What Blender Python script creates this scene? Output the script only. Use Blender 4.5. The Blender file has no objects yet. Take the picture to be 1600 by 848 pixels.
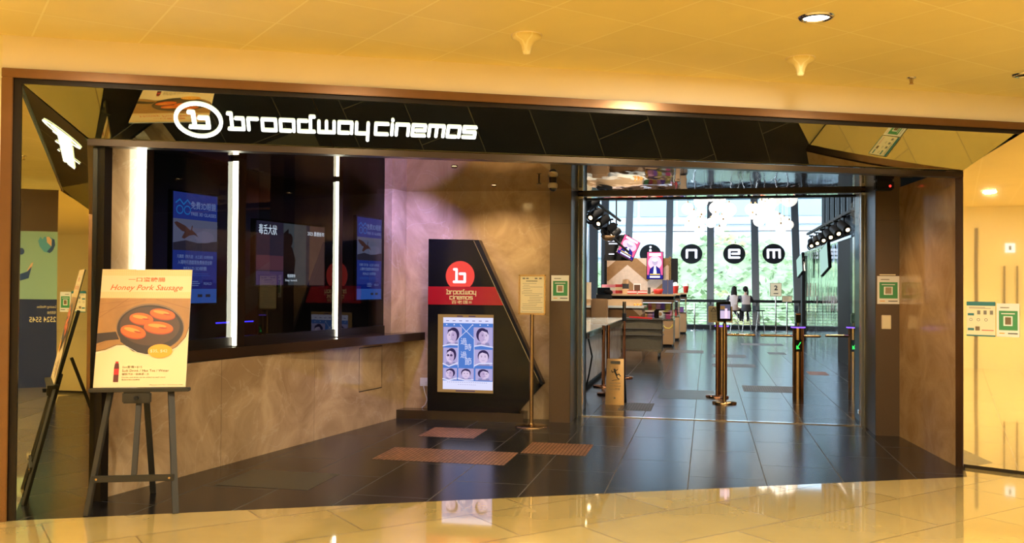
import bpy, bmesh, math, random
from mathutils import Vector, Matrix
random.seed(7)
PI = math.pi
SC = bpy.context.scene
COL = SC.collection
R = math.radians

# ------------------------------------------------------------------ camera
F = 1430.0
yaw, pit, roll = R(12.08), math.atan(23.0/F), 0.0065
fw = Vector((-math.sin(yaw)*math.cos(pit), math.cos(yaw)*math.cos(pit), math.sin(pit)))
r0 = Vector((math.cos(yaw), math.sin(yaw), 0)); u0 = r0.cross(fw)
rr = r0*math.cos(roll) + u0*math.sin(roll); uu = rr.cross(fw)
cam = bpy.data.cameras.new('camera'); co = bpy.data.objects.new('camera', cam); COL.objects.link(co)
co.matrix_world = Matrix(((rr.x, uu.x, -fw.x, 0), (rr.y, uu.y, -fw.y, 0), (rr.z, uu.z, -fw.z, 1.55), (0, 0, 0, 1)))
cam.sensor_width = 36; cam.lens = 36*F/1600; cam.clip_end = 500
SC.camera = co

# ------------------------------------------------------------------ materials
def new_mat(name):
    m = bpy.data.materials.new(name); m.use_nodes = True
    nt = m.node_tree; nt.nodes.clear()
    return m, nt, nt.nodes, nt.links
def c4(c): return (c[0], c[1], c[2], 1)
def pm(name, col, rough=0.5, metal=0.0, emit=0.0, ecol=None, var=0.0, scale=20, bump=0.0, spec=0.5, coat=0.0):
    m, nt, N, L = new_mat(name)
    o = N.new('ShaderNodeOutputMaterial'); b = N.new('ShaderNodeBsdfPrincipled')
    b.inputs['Base Color'].default_value = c4(col); b.inputs['Roughness'].default_value = rough
    b.inputs['Metallic'].default_value = metal; b.inputs['Specular IOR Level'].default_value = spec
    b.inputs['Coat Weight'].default_value = coat; b.inputs['Coat Roughness'].default_value = 0.03
    if emit: b.inputs['Emission Color'].default_value = c4(ecol or col); b.inputs['Emission Strength'].default_value = emit
    if var or bump:
        tc = N.new('ShaderNodeTexCoord'); n = N.new('ShaderNodeTexNoise'); n.inputs['Scale'].default_value = scale
        n.inputs['Detail'].default_value = 5; L.new(tc.outputs['Object'], n.inputs['Vector'])
        if var:
            mx = N.new('ShaderNodeMix'); mx.data_type = 'RGBA'
            mx.inputs[6].default_value = c4([max(0, x*(1-var)) for x in col]); mx.inputs[7].default_value = c4([min(1, x*(1+var)) for x in col])
            L.new(n.outputs['Fac'], mx.inputs[0]); L.new(mx.outputs[2], b.inputs['Base Color'])
        if bump:
            bp = N.new('ShaderNodeBump'); bp.inputs['Strength'].default_value = bump; bp.inputs['Distance'].default_value = 0.01
            L.new(n.outputs['Fac'], bp.inputs['Height']); L.new(bp.outputs[0], b.inputs['Normal'])
    L.new(b.outputs[0], o.inputs[0])
    return m
def em(name, col, s):
    m, nt, N, L = new_mat(name)
    o = N.new('ShaderNodeOutputMaterial'); e = N.new('ShaderNodeEmission')
    e.inputs[0].default_value = c4(col); e.inputs[1].default_value = s; L.new(e.outputs[0], o.inputs[0])
    return m
def granite(name, dark, light, vein, rough=0.12, scale=1.0):
    m, nt, N, L = new_mat(name)
    o = N.new('ShaderNodeOutputMaterial'); b = N.new('ShaderNodeBsdfPrincipled'); b.inputs['Roughness'].default_value = rough
    tc = N.new('ShaderNodeTexCoord')
    n1 = N.new('ShaderNodeTexNoise'); n1.inputs['Scale'].default_value = 1.6*scale; n1.inputs['Detail'].default_value = 8; n1.inputs['Roughness'].default_value = .62; n1.inputs['Distortion'].default_value = 1.2
    L.new(tc.outputs['Object'], n1.inputs['Vector'])
    rp = N.new('ShaderNodeValToRGB'); rp.color_ramp.elements[0].position = .36; rp.color_ramp.elements[0].color = c4(dark)
    rp.color_ramp.elements[1].position = .68; rp.color_ramp.elements[1].color = c4(light); L.new(n1.outputs['Fac'], rp.inputs[0])
    n2 = N.new('ShaderNodeTexNoise'); n2.inputs['Scale'].default_value = 1.3*scale; n2.inputs['Detail'].default_value = 6; n2.inputs['Distortion'].default_value = 1.8
    mp = N.new('ShaderNodeMapping'); mp.inputs['Location'].default_value = (3, 7, 1); L.new(tc.outputs['Object'], mp.inputs[0]); L.new(mp.outputs[0], n2.inputs['Vector'])
    s = N.new('ShaderNodeMath'); s.operation = 'SUBTRACT'; s.inputs[1].default_value = .5; L.new(n2.outputs['Fac'], s.inputs[0])
    a = N.new('ShaderNodeMath'); a.operation = 'ABSOLUTE'; L.new(s.outputs[0], a.inputs[0])
    r2 = N.new('ShaderNodeValToRGB'); r2.color_ramp.elements[0].position = 0; r2.color_ramp.elements[0].color = (.32, .32, .32, 1)
    r2.color_ramp.elements[1].position = .010; r2.color_ramp.elements[1].color = (0, 0, 0, 1); L.new(a.outputs[0], r2.inputs[0])
    mx = N.new('ShaderNodeMix'); mx.data_type = 'RGBA'; L.new(r2.outputs[0], mx.inputs[0]); L.new(rp.outputs[0], mx.inputs[6]); mx.inputs[7].default_value = c4(vein)
    L.new(mx.outputs[2], b.inputs['Base Color']); L.new(b.outputs[0], o.inputs[0])
    return m
def tiles(name, c1, c2, grout, rot, bw, rh, offset, rough, mortar=0.004, shift=(0, 0), rvar=0.0, bumpy=0.0, coat=0.0, nvar=.25, spec=.5):
    m, nt, N, L = new_mat(name)
    o = N.new('ShaderNodeOutputMaterial'); b = N.new('ShaderNodeBsdfPrincipled'); b.inputs['Roughness'].default_value = rough
    b.inputs['Coat Weight'].default_value = coat; b.inputs['Coat Roughness'].default_value = .04; b.inputs['Specular IOR Level'].default_value = spec
    tc = N.new('ShaderNodeTexCoord'); mp = N.new('ShaderNodeMapping'); mp.inputs['Rotation'].default_value = (0, 0, R(rot)); mp.inputs['Location'].default_value = (shift[0], shift[1], 0)
    L.new(tc.outputs['Object'], mp.inputs[0])
    k = N.new('ShaderNodeTexBrick'); k.inputs['Scale'].default_value = 1; k.inputs['Brick Width'].default_value = bw; k.inputs['Row Height'].default_value = rh
    k.inputs['Mortar Size'].default_value = mortar; k.inputs['Mortar Smooth'].default_value = .1; k.offset = offset; k.inputs['Bias'].default_value = 0
    k.inputs['Color1'].default_value = c4(c1); k.inputs['Color2'].default_value = c4(c2); k.inputs['Mortar'].default_value = c4(grout)
    L.new(mp.outputs[0], k.inputs[0])
    rg = N.new('ShaderNodeMapRange'); rg.inputs[3].default_value = rough; rg.inputs[4].default_value = min(1, rough+.25); L.new(k.outputs['Fac'], rg.inputs[0]); L.new(rg.outputs[0], b.inputs['Roughness'])
    sg_ = N.new('ShaderNodeMapRange'); sg_.inputs[3].default_value = spec; sg_.inputs[4].default_value = spec*.5; L.new(k.outputs['Fac'], sg_.inputs[0]); L.new(sg_.outputs[0], b.inputs['Specular IOR Level'])
    n = N.new('ShaderNodeTexNoise'); n.inputs['Scale'].default_value = 3; n.inputs['Detail'].default_value = 6; L.new(tc.outputs['Object'], n.inputs['Vector'])
    mr = N.new('ShaderNodeMapRange'); mr.inputs[3].default_value = 1-nvar; mr.inputs[4].default_value = 1+nvar; L.new(n.outputs['Fac'], mr.inputs[0])
    mx = N.new('ShaderNodeVectorMath'); mx.operation = 'SCALE'; L.new(k.outputs['Color'], mx.inputs[0]); L.new(mr.outputs[0], mx.inputs['Scale'])
    L.new(mx.outputs[0], b.inputs['Base Color'])
    if bumpy:
        bp = N.new('ShaderNodeBump'); bp.inputs['Strength'].default_value = bumpy; bp.inputs['Distance'].default_value = .02
        n3 = N.new('ShaderNodeTexNoise'); n3.inputs['Scale'].default_value = 1.2; n3.inputs['Detail'].default_value = 1; L.new(tc.outputs['Object'], n3.inputs['Vector'])
        L.new(n3.outputs['Fac'], bp.inputs['Height']); L.new(bp.outputs[0], b.inputs['Normal'])
    L.new(b.outputs[0], o.inputs[0])
    return m
def mirror(name, col, rough=0.01, ripple=0.0, rscale=(3, 3, 3), diff=None, mixf=0.0):
    m, nt, N, L = new_mat(name)
    o = N.new('ShaderNodeOutputMaterial'); g = N.new('ShaderNodeBsdfGlossy'); g.inputs['Color'].default_value = c4(col); g.inputs['Roughness'].default_value = rough
    out = g
    tc = N.new('ShaderNodeTexCoord'); n = N.new('ShaderNodeTexNoise'); mp = N.new('ShaderNodeMapping'); mp.inputs['Scale'].default_value = rscale
    n.inputs['Scale'].default_value = 1; n.inputs['Detail'].default_value = 1.5; L.new(tc.outputs['Object'], mp.inputs[0]); L.new(mp.outputs[0], n.inputs['Vector'])
    if ripple:
        bp = N.new('ShaderNodeBump'); bp.inputs['Strength'].default_value = ripple; bp.inputs['Distance'].default_value = .05
        L.new(n.outputs['Fac'], bp.inputs['Height']); L.new(bp.outputs[0], g.inputs['Normal'])
    if diff:
        d = N.new('ShaderNodeBsdfDiffuse'); d.inputs[0].default_value = c4(diff); mx = N.new('ShaderNodeMixShader'); mx.inputs[0].default_value = mixf
        L.new(g.outputs[0], mx.inputs[1]); L.new(d.outputs[0], mx.inputs[2]); out = mx
    L.new(out.outputs[0], o.inputs[0])
    return m
def glass(name, tint, gl=0.12, rough=0.0, fres=True):
    m, nt, N, L = new_mat(name)
    o = N.new('ShaderNodeOutputMaterial'); t = N.new('ShaderNodeBsdfTransparent'); t.inputs[0].default_value = c4(tint)
    g = N.new('ShaderNodeBsdfGlossy'); g.inputs['Roughness'].default_value = rough; g.inputs['Color'].default_value = (1, 1, 1, 1)
    mx = N.new('ShaderNodeMixShader')
    if fres:
        lw = N.new('ShaderNodeLayerWeight'); lw.inputs[0].default_value = .5
        mr = N.new('ShaderNodeMapRange'); mr.inputs[3].default_value = gl*.5; mr.inputs[4].default_value = min(1, gl*3); L.new(lw.outputs['Facing'], mr.inputs[0]); L.new(mr.outputs[0], mx.inputs[0])
    else: mx.inputs[0].default_value = gl
    L.new(t.outputs[0], mx.inputs[1]); L.new(g.outputs[0], mx.inputs[2]); L.new(mx.outputs[0], o.inputs[0])
    return m
def chevron(name, a, b, w, h, axis, lam):
    # zigzag bands of two wood tones; axis picks the horizontal object coordinate
    m, nt, N, L = new_mat(name)
    o = N.new('ShaderNodeOutputMaterial'); p = N.new('ShaderNodeBsdfPrincipled'); p.inputs['Roughness'].default_value = .6; p.inputs['Specular IOR Level'].default_value = .12
    tc = N.new('ShaderNodeTexCoord'); sp = N.new('ShaderNodeSeparateXYZ'); L.new(tc.outputs['Object'], sp.inputs[0])
    pp = N.new('ShaderNodeMath'); pp.operation = 'PINGPONG'; pp.inputs[1].default_value = w; L.new(sp.outputs[axis], pp.inputs[0])
    ml = N.new('ShaderNodeMath'); ml.operation = 'MULTIPLY'; ml.inputs[1].default_value = lam; L.new(pp.outputs[0], ml.inputs[0])
    ad = N.new('ShaderNodeMath'); ad.operation = 'ADD'; L.new(ml.outputs[0], ad.inputs[0]); L.new(sp.outputs[2], ad.inputs[1])
    dv = N.new('ShaderNodeMath'); dv.operation = 'DIVIDE'; dv.inputs[1].default_value = h; L.new(ad.outputs[0], dv.inputs[0])
    fr = N.new('ShaderNodeMath'); fr.operation = 'FRACT'; L.new(dv.outputs[0], fr.inputs[0])
    gt = N.new('ShaderNodeMath'); gt.operation = 'GREATER_THAN'; gt.inputs[1].default_value = .5; L.new(fr.outputs[0], gt.inputs[0])
    mx = N.new('ShaderNodeMix'); mx.data_type = 'RGBA'; mx.inputs[6].default_value = c4(a); mx.inputs[7].default_value = c4(b); L.new(gt.outputs[0], mx.inputs[0])
    n = N.new('ShaderNodeTexNoise'); n.inputs['Scale'].default_value = 9; L.new(tc.outputs['Object'], n.inputs['Vector'])
    sc = N.new('ShaderNodeMapRange'); sc.inputs[3].default_value = .8; sc.inputs[4].default_value = 1.2; L.new(n.outputs['Fac'], sc.inputs[0])
    vm = N.new('ShaderNodeVectorMath'); vm.operation = 'SCALE'; L.new(mx.outputs[2], vm.inputs[0]); L.new(sc.outputs[0], vm.inputs['Scale'])
    L.new(vm.outputs[0], p.inputs['Base Color']); L.new(p.outputs[0], o.inputs[0])
    return m

M = {}
M['marble'] = tiles('beige_marble_floor', (.60, .44, .165), (.50, .355, .12), (.24, .16, .06), -45, 1.24, .62, .37, .04, .005, (.1, .2), spec=1.0, nvar=.16, coat=1.0)
M['ceil'] = tiles('painted_ceiling_panels', (.88, .74, .34), (.85, .71, .32), (.95, .85, .52), -45, .62, .62, 0, .5, .006, (.02, .02), bumpy=.06, nvar=.06)
M['bulk'] = pm('peach_painted_bulkhead', (.92, .80, .62), .5, var=.03, scale=2)
M['cream'] = pm('cream_wall_paint', (.88, .78, .50), .35, var=.04, scale=2)
M['black_tile'] = tiles('charcoal_floor_tiles', (.009, .0085, .010), (.015, .0145, .016), (.08, .07, .06), 90, 1.26, .6075, .5, .20, .0045, (.117, -7.75+.0), nvar=.3, spec=.32)
M['inset'] = tiles('brown_textured_inset_tile', (.30, .13, .06), (.17, .075, .035), (.10, .05, .03), 90, .11, .035, .5, .4, .004, nvar=.35)
M['inset_grey'] = tiles('grey_textured_inset_tile', (.075, .06, .055), (.035, .03, .03), (.12, .11, .1), 90, .11, .035, .5, .4, .004, nvar=.35)
M['inset_olive'] = pm('dull_olive_inset_tile', (.045, .042, .030), .35, var=.3, scale=30)
M['granite'] = granite('brown_beige_granite', (.36, .235, .13), (.60, .43, .26), (.66, .54, .40), .10)
M['granite_r'] = granite('rust_brown_granite', (.42, .24, .10), (.64, .42, .20), (.55, .36, .2), .12)
M['copper'] = pm('brushed_copper', (.26, .145, .08), .24, 1, var=.15, scale=6)
M['bronze'] = pm('dark_bronze', (.055, .038, .024), .28, .9)
M['dbronze'] = pm('black_bronze', (.022, .016, .012), .3, .6)
M['fascia'] = mirror('black_mirror_polish', (.50, .50, .33), .012, .02, (1, 1, 1), (.012, .014, .012), .12)
M['mirror_l'] = mirror('smoked_mirror', (.74, .72, .52), .01, .012, (1, 1, 1))
M['mirror_r'] = mirror('gold_tinted_mirror', (.97, .88, .62), .02, .01, (1, 1, 1), (.85, .68, .34), .22)
M['mirror_ceiling'] = mirror('brown_mirror_ceiling', (.74, .66, .58), .015, .03, (1, 1, 1))
M['ripple'] = mirror('rippled_steel_ceiling', (.90, .92, .96), .015, .04, (5, 1.6, 1))
M['wallmirror'] = mirror('silver_wall_mirror', (.72, .76, .80), .03, .35, (1, 3.0, .25))
M['sideglass'] = mirror('pale_side_glass', (.86, .93, .92), .03, .12, (1, 1.5, .3), (.8, .9, .85), .15)
M['brown'] = pm('dark_brown_cladding', (.105, .066, .038), .38, .3, var=.08, scale=60)
M['greyclad'] = pm('slate_grey_cladding', (.045, .05, .052), .35, .5)
M['steel'] = pm('brushed_steel', (.42, .40, .36), .25, 1)
M['chrome'] = pm('polished_steel', (.75, .72, .68), .12, 1)
M['brass'] = pm('warm_satin_steel', (.55, .38, .20), .22, 1, var=.06, scale=40)
M['rose'] = pm('copper_satin_steel', (.50, .27, .17), .22, 1)
M['black'] = pm('black_gloss', (.006, .006, .007), .10, spec=.28)
M['blackm'] = pm('black_matte', (.015, .015, .016), .6, spec=.12)
M['ledge'] = pm('dark_brown_polished_ledge', (.035, .019, .012), .16, spec=.7)
M['red'] = pm('deep_red_gloss_band', (.30, .008, .014), .12, emit=.12, ecol=(.5, .01, .02))
M['led'] = em('led_strip_white', (1, .98, .76), 10)
M['signlight'] = em('sign_letter_light', (1, 1, .90), 3.2)
M['logo_red'] = em('logo_disc_red', (1, .085, .065), .95)
M['logo_white'] = em('logo_white', (.95, .93, 1), 1.2)
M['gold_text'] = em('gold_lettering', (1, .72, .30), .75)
M['lamp'] = em('downlight_lens', (1, .95, .84), 14)
M['lamp_small'] = em('small_downlight_lens', (1, .8, .5), 9)
M['spotlens'] = em('spotlight_lens', (1, .72, .38), 9)
M['globe'] = pm('frosted_white_glass', (.9, .86, .8), .3, emit=1.0, ecol=(1, .95, .86))
M['white'] = pm('white_paint', (.8, .8, .78), .5)
M['paper'] = pm('cream_paper', (.85, .74, .50), .45)
M['paper2'] = pm('white_paper', (.82, .80, .74), .4)
M['ink'] = pm('dark_ink', (.03, .03, .03), .5)
M['grey_ink'] = pm('grey_ink', (.22, .2, .16), .5)
M['green'] = pm('poster_green', (.05, .28, .10), .4)
M['tealp'] = pm('poster_teal', (.02, .18, .2), .4)
M['tan'] = pm('tan_print', (.48, .27, .13), .5)
M['orange_ink'] = pm('orange_ink', (.75, .13, .02), .45)
M['poster_cream'] = pm('poster_cream', (.86, .60, .28), .4)
M['poster_cream2'] = pm('poster_light_cream', (.88, .68, .40), .4)
M['wood_print'] = pm('printed_wood', (.42, .20, .05), .4, var=.25, scale=9)
M['wood_print2'] = pm('printed_wood_dark', (.30, .13, .035), .4)
M['pan'] = pm('printed_pan_dark', (.035, .018, .010), .4)
M['pan2'] = pm('printed_pan_inner', (.085, .04, .018), .4)
M['pan3'] = pm('printed_pan_rim', (.24, .14, .07), .4)
M['sausage'] = pm('printed_sausage', (.80, .13, .01), .4)
M['sausage2'] = pm('printed_sausage_light', (.95, .34, .05), .4)
M['sausage3'] = pm('printed_sausage_dark', (.42, .05, .01), .4)
M['badge'] = pm('printed_yellow_badge', (.88, .38, .02), .4)
M['cola'] = pm('printed_cola', (.12, .015, .01), .4)
M['cola_red'] = pm('printed_red', (.6, .02, .02), .4)
M['easel'] = pm('charcoal_painted_wood', (.020, .017, .012), .5, var=.1, scale=30)
M['led_blue'] = em('indigo_led', (.20, .08, 1), 3.0)
M['green_led'] = em('green_led_arrow', (.05, 1, .12), 1.6)
M['wood_light'] = pm('pale_oak_veneer', (.55, .36, .20), .35, var=.12, scale=6)
M['wood_mid'] = pm('tan_laminate', (.42, .25, .12), .4, var=.1, scale=6)
M['wood_dark'] = pm('dark_brown_laminate', (.10, .055, .03), .4)
M['stone_white'] = pm('white_stone_top', (.78, .80, .74), .1)
M['pinkstone'] = granite('pale_pink_stone', (.42, .33, .28), (.62, .52, .46), (.7, .6, .55), .2, 1.5)
M['canvas'] = pm('olive_canvas', (.17, .14, .085), .7, var=.15, scale=14, bump=.3)
M['canvas_dark'] = pm('olive_canvas_edge', (.07, .06, .045), .6)
M['rubber'] = pm('black_rubber', (.012, .012, .012), .6)
M['mullion'] = pm('grey_steel_mullion', (.13, .135, .14), .45, .3)
M['pane'] = glass('clear_window_pane', (.96, .99, 1), .05)
M['doorglass'] = glass('clear_door_glass', (.92, .97, .98), .010)
M['boothglass'] = glass('dark_booth_glass', (.75, .75, .80), .045)
M['caseglass'] = glass('display_case_glass', (.9, .92, .92), .1)
M['booth_dark'] = pm('black_booth_wall', (.012, .011, .012), .6)
M['foliage'] = pm('pale_green_leaves', (.135, .19, .08), .6, var=.4, scale=1.1)
M['foliage_y'] = pm('yellow_green_leaves', (.26, .25, .10), .6, var=.3, scale=1.1)
M['facade'] = pm('white_facade', (.25, .28, .30), .6, var=.05, scale=.3)
M['facade_glass'] = pm('pale_blue_facade_glass', (.13, .19, .22), .5)
M['facade_line'] = pm('facade_joint', (.16, .20, .22), .6)
M['ground'] = pm('pale_concrete', (.6, .62, .62), .7, var=.1, scale=1)
M['orange_b'] = pm('orange_barrier', (.9, .18, .04), .5)
M['skin'] = pm('skin', (.52, .30, .21), .5)
M['hair'] = pm('black_hair', (.012, .009, .008), .7, spec=.15)
M['shirt'] = pm('pale_pink_grey_cotton', (.46, .38, .36), .8)
M['sleeve'] = pm('charcoal_cotton', (.030, .028, .034), .8)
M['pants'] = pm('black_trousers', (.015, .015, .018), .8)
M['shoe'] = pm('grey_shoe', (.12, .12, .13), .6)
M['redcup'] = pm('red_paper_cup', (.55, .03, .02), .5)
M['cupwhite'] = pm('white_lid', (.8, .8, .8), .4)
M['navy'] = pm('navy_hoarding', (.012, .025, .11), .5)
M['sea'] = pm('sea_green_hoarding', (.30, .50, .42), .5)
M['blueart'] = pm('blue_artwork', (.02, .07, .25), .5)
M['skyart'] = pm('sky_blue_artwork', (.10, .38, .55), .5)
M['peach'] = pm('peach_artwork', (.80, .50, .32), .5)
M['cctv'] = pm('cream_plastic', (.75, .62, .42), .35)
M['dome'] = pm('smoked_dome', (.02, .015, .01), .05, coat=1)
M['redlight'] = em('red_indicator', (1, .03, .02), 3)
M['purple_strip'] = em('blue_led_line', (.04, .03, 1), 2.2)
# emissive screen inks
def S(n, c, s): M[n] = em('screen_'+n, c, s)
S('sb', (.030, .055, .34), .52); S('sb2', (.045, .15, .60), .5); S('sb3', (.008, .025, .26), .5); S('st', (.30, .42, .75), .55); S('sp', (.20, .22, .36), .42)
S('sbr', (.10, .045, .04), .5); S('ssea', (.045, .04, .07), .45); S('scy', (.03, .25, .75), .5); S('sfog', (.26, .26, .42), .42)
S('dk', (.020, .018, .038), .8); S('dkr', (.085, .030, .050), .8); S('dkv', (.055, .035, .10), .9); S('dkg', (.035, .045, .052), 1.1); S('dkb', (.085, .045, .038), .85); S('dks', (.006, .006, .01), .5); S('sw', (.75, .90, 1), 1.1)
S('pw', (.74, .74, 1), 1.0); S('pb', (.10, .24, .72), .85); S('pbd', (.05, .12, .42), .8); S('pl', (.50, .44, .78), .9); S('pf', (.74, .60, .85), .95); S('pf2', (.58, .44, .72), .9); S('ph', (.045, .03, .11), .8); S('pg', (.30, .28, .52), .9)
S('tan', (.50, .27, .09), .62); S('pk', (.9, .12, .30), 1.3); S('pkw', (1, .6, .75), 1.4); S('nb', (.03, .03, .30), 1.0); S('rd', (.65, .03, .06), 1.1); S('ye', (1, .7, .1), 1.0); S('cool', (.85, .88, 1), 1.6)
S('cyan', (.55, .85, .78), .9)

# ------------------------------------------------------------------ mesh building
class MB:
    def __init__(s): s.v = []; s.f = []; s.m = []; s.mats = []; s.sm = []
    def mi(s, mat):
        mat = M[mat] if isinstance(mat, str) else mat
        if mat not in s.mats: s.mats.append(mat)
        return s.mats.index(mat)
    def add(s, vs, fs, mat, smooth=False):
        k = len(s.v); s.v += [tuple(v) for v in vs]; i = s.mi(mat)
        for f in fs: s.f.append([k+j for j in f]); s.m.append(i); s.sm.append(smooth)
    def quad(s, a, b, c, d, mat): s.add([a, b, c, d], [(0, 1, 2, 3)], mat)
    def poly(s, pts, mat): s.add(pts, [tuple(range(len(pts)))], mat)
    def box(s, x0, x1, y0, y1, z0, z1, mat, bev=0.0, mtx=None):
        if bev:
            bm = bmesh.new(); bmesh.ops.create_cube(bm, size=1)
            for v in bm.verts: v.co = Vector((x0+(v.co.x+.5)*(x1-x0), y0+(v.co.y+.5)*(y1-y0), z0+(v.co.z+.5)*(z1-z0)))
            bmesh.ops.bevel(bm, geom=bm.edges[:], offset=bev, segments=2, affect='EDGES')
            if mtx is not None: bm.transform(mtx)
            bm.verts.ensure_lookup_table()
            s.add([v.co[:] for v in bm.verts], [[v.index for v in f.verts] for f in bm.faces], mat); bm.free(); return
        vs = [Vector((x, y, z)) for z in (z0, z1) for y in (y0, y1) for x in (x0, x1)]
        if mtx is not None: vs = [mtx @ v for v in vs]
        s.add(vs, [(0, 2, 3, 1), (4, 5, 7, 6), (0, 1, 5, 4), (2, 6, 7, 3), (0, 4, 6, 2), (1, 3, 7, 5)], mat)
    def prism(s, pts, z0, z1, mat):   # plan polygon ccw
        n = len(pts); vs = [(p[0], p[1], z0) for p in pts]+[(p[0], p[1], z1) for p in pts]
        s.add(vs, [tuple(range(n))[::-1], tuple(range(n, 2*n))]+[(i, (i+1) % n, n+(i+1) % n, n+i) for i in range(n)], mat)
    def cyl(s, a, b, r, mat, n=16, r2=None, cap=True):
        a = Vector(a); b = Vector(b); d = (b-a).normalized(); r2 = r if r2 is None else r2
        t = Vector((1, 0, 0)) if abs(d.x) < .8 else Vector((0, 1, 0)); e1 = d.cross(t).normalized(); e2 = d.cross(e1)
        vs = []
        for p, q in ((a, r), (b, r2)):
            for i in range(n): an = 2*PI*i/n; vs.append(p+(e1*math.cos(an)+e2*math.sin(an))*q)
        s.add(vs, [(i, (i+1) % n, n+(i+1) % n, n+i) for i in range(n)], mat, True)
        if cap: s.add(vs[:n], [tuple(range(n))[::-1]], mat); s.add(vs[n:], [tuple(range(n))], mat)
    def tube(s, pts, r, mat, n=10):
        for p, q in zip(pts, pts[1:]): s.cyl(p, q, r, mat, n)
        for p in pts[1:-1]: s.sph(p, r, mat, 8, 6)
    def lathe(s, prof, mat, n=24, o=(0, 0, 0)):
        vs = []
        for r, z in prof:
            for i in range(n): an = 2*PI*i/n; vs.append((o[0]+r*math.cos(an), o[1]+r*math.sin(an), o[2]+z))
        fs = [(k*n+i, k*n+(i+1) % n, (k+1)*n+(i+1) % n, (k+1)*n+i) for k in range(len(prof)-1) for i in range(n)]
        s.add(vs, fs, mat, True)
    def sph(s, c, r, mat, n=16, m=10, sc=(1, 1, 1)):
        vs = []; 
        for j in range(m+1):
            th = PI*j/m
            for i in range(n): an = 2*PI*i/n; vs.append((c[0]+sc[0]*r*math.sin(th)*math.cos(an), c[1]+sc[1]*r*math.sin(th)*math.sin(an), c[2]+sc[2]*r*math.cos(th)))
        s.add(vs, [(j*n+i, (j+1)*n+i, (j+1)*n+(i+1) % n, j*n+(i+1) % n) for j in range(m) for i in range(n)], mat, True)
    def build(s, name, parent=None, loc=None, rot=None):
        me = bpy.data.meshes.new(name); me.from_pydata([tuple(v) for v in s.v], [], s.f)
        for m in s.mats: me.materials.append(m)
        for p, i, q in zip(me.polygons, s.m, s.sm): p.material_index = i; p.use_smooth = q
        me.update()
        o = bpy.data.objects.new(name, me); COL.objects.link(o)
        if parent: o.parent = parent
        if loc: o.location = loc
        if rot is not None: o.rotation_euler = (0, 0, rot) if not isinstance(rot, (tuple, list)) else rot
        return o
def bx(x0, x1, y0, y1, z0, z1, mat, bev=0, mtx=None):
    b = MB(); b.box(x0, x1, y0, y1, z0, z1, mat, bev, mtx); return b

# lettering of the cinema sign: strokes on a grid, x-height 1
GL = {
 'b': ([[(0, 1.42), (.25, 1.42), (.25, 0)], [(0, 0), (1.2, 0), (1.2, 1), (.62, 1)]], 1.2),
 'r': ([[(0, 0), (0, 1), (.75, 1)]], .75), 'o': ([[(0, 0), (0, 1), (1.1, 1), (1.1, 0), (0, 0)]], 1.1),
 'a': ([[(.8, 0), (0, 0), (0, 1), (1.1, 1), (1.1, 0)]], 1.1), 'd': ([[(1.3, 1.42), (1.0, 1.42), (1.0, 0)], [(1.3, 0), (0, 0), (0, 1), (.68, 1)]], 1.3),
 'w': ([[(0, 1), (0, 0), (1.3, 0), (1.3, 1)], [(.65, 0), (.65, 1)]], 1.3), 'y': ([[(0, 1), (0, 0), (1.0, 0)], [(1.0, 1), (1.0, -.62)]], 1.0),
 'c': ([[(1.1, 1), (0, 1), (0, 0), (1.1, 0)]], 1.1), 'i': ([[(0, 0), (0, 1)], [(0, 1.4), (0, 1.42)]], .0),
 'n': ([[(0, 0), (0, 1), (1.1, 1), (1.1, 0)]], 1.1), 'e': ([[(1.15, 0), (0, 0), (0, 1), (1.15, 1), (1.15, .5), (.35, .5)]], 1.15),
 'm': ([[(0, 0), (0, 1), (1.35, 1), (1.35, 0)], [(.68, 0), (.68, 1)]], 1.35), 's': ([[(1.1, 1), (0, 1), (0, .52), (1.1, .52), (1.1, 0), (0, 0)]], 1.1)}
def word(s, gap=.42, space=.55):
    x = 0; out = []
    for ch in s:
        if ch == ' ': x += space; continue
        st, w = GL[ch]
        for pl in st: out.append([(x+a, b) for a, b in pl])
        x += w+gap
    return out, x-gap
_tc = {}
def text_mesh(s, shear=0.0, bold=0.0):
    k = (s, shear, bold)
    if k in _tc: return _tc[k]
    cu = bpy.data.curves.new('t', 'FONT'); cu.body = s; cu.shear = shear; cu.offset = bold; cu.resolution_u = 2
    ob = bpy.data.objects.new('t', cu); COL.objects.link(ob)
    dg = bpy.context.evaluated_depsgraph_get(); me = bpy.data.meshes.new_from_object(ob.evaluated_get(dg))
    vs = [(v.co.x, v.co.y) for v in me.vertices]; fs = [tuple(p.vertices) for p in me.polygons]
    bpy.data.objects.remove(ob); bpy.data.curves.remove(cu); bpy.data.meshes.remove(me)
    _tc[k] = (vs, fs); return _tc[k]

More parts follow.
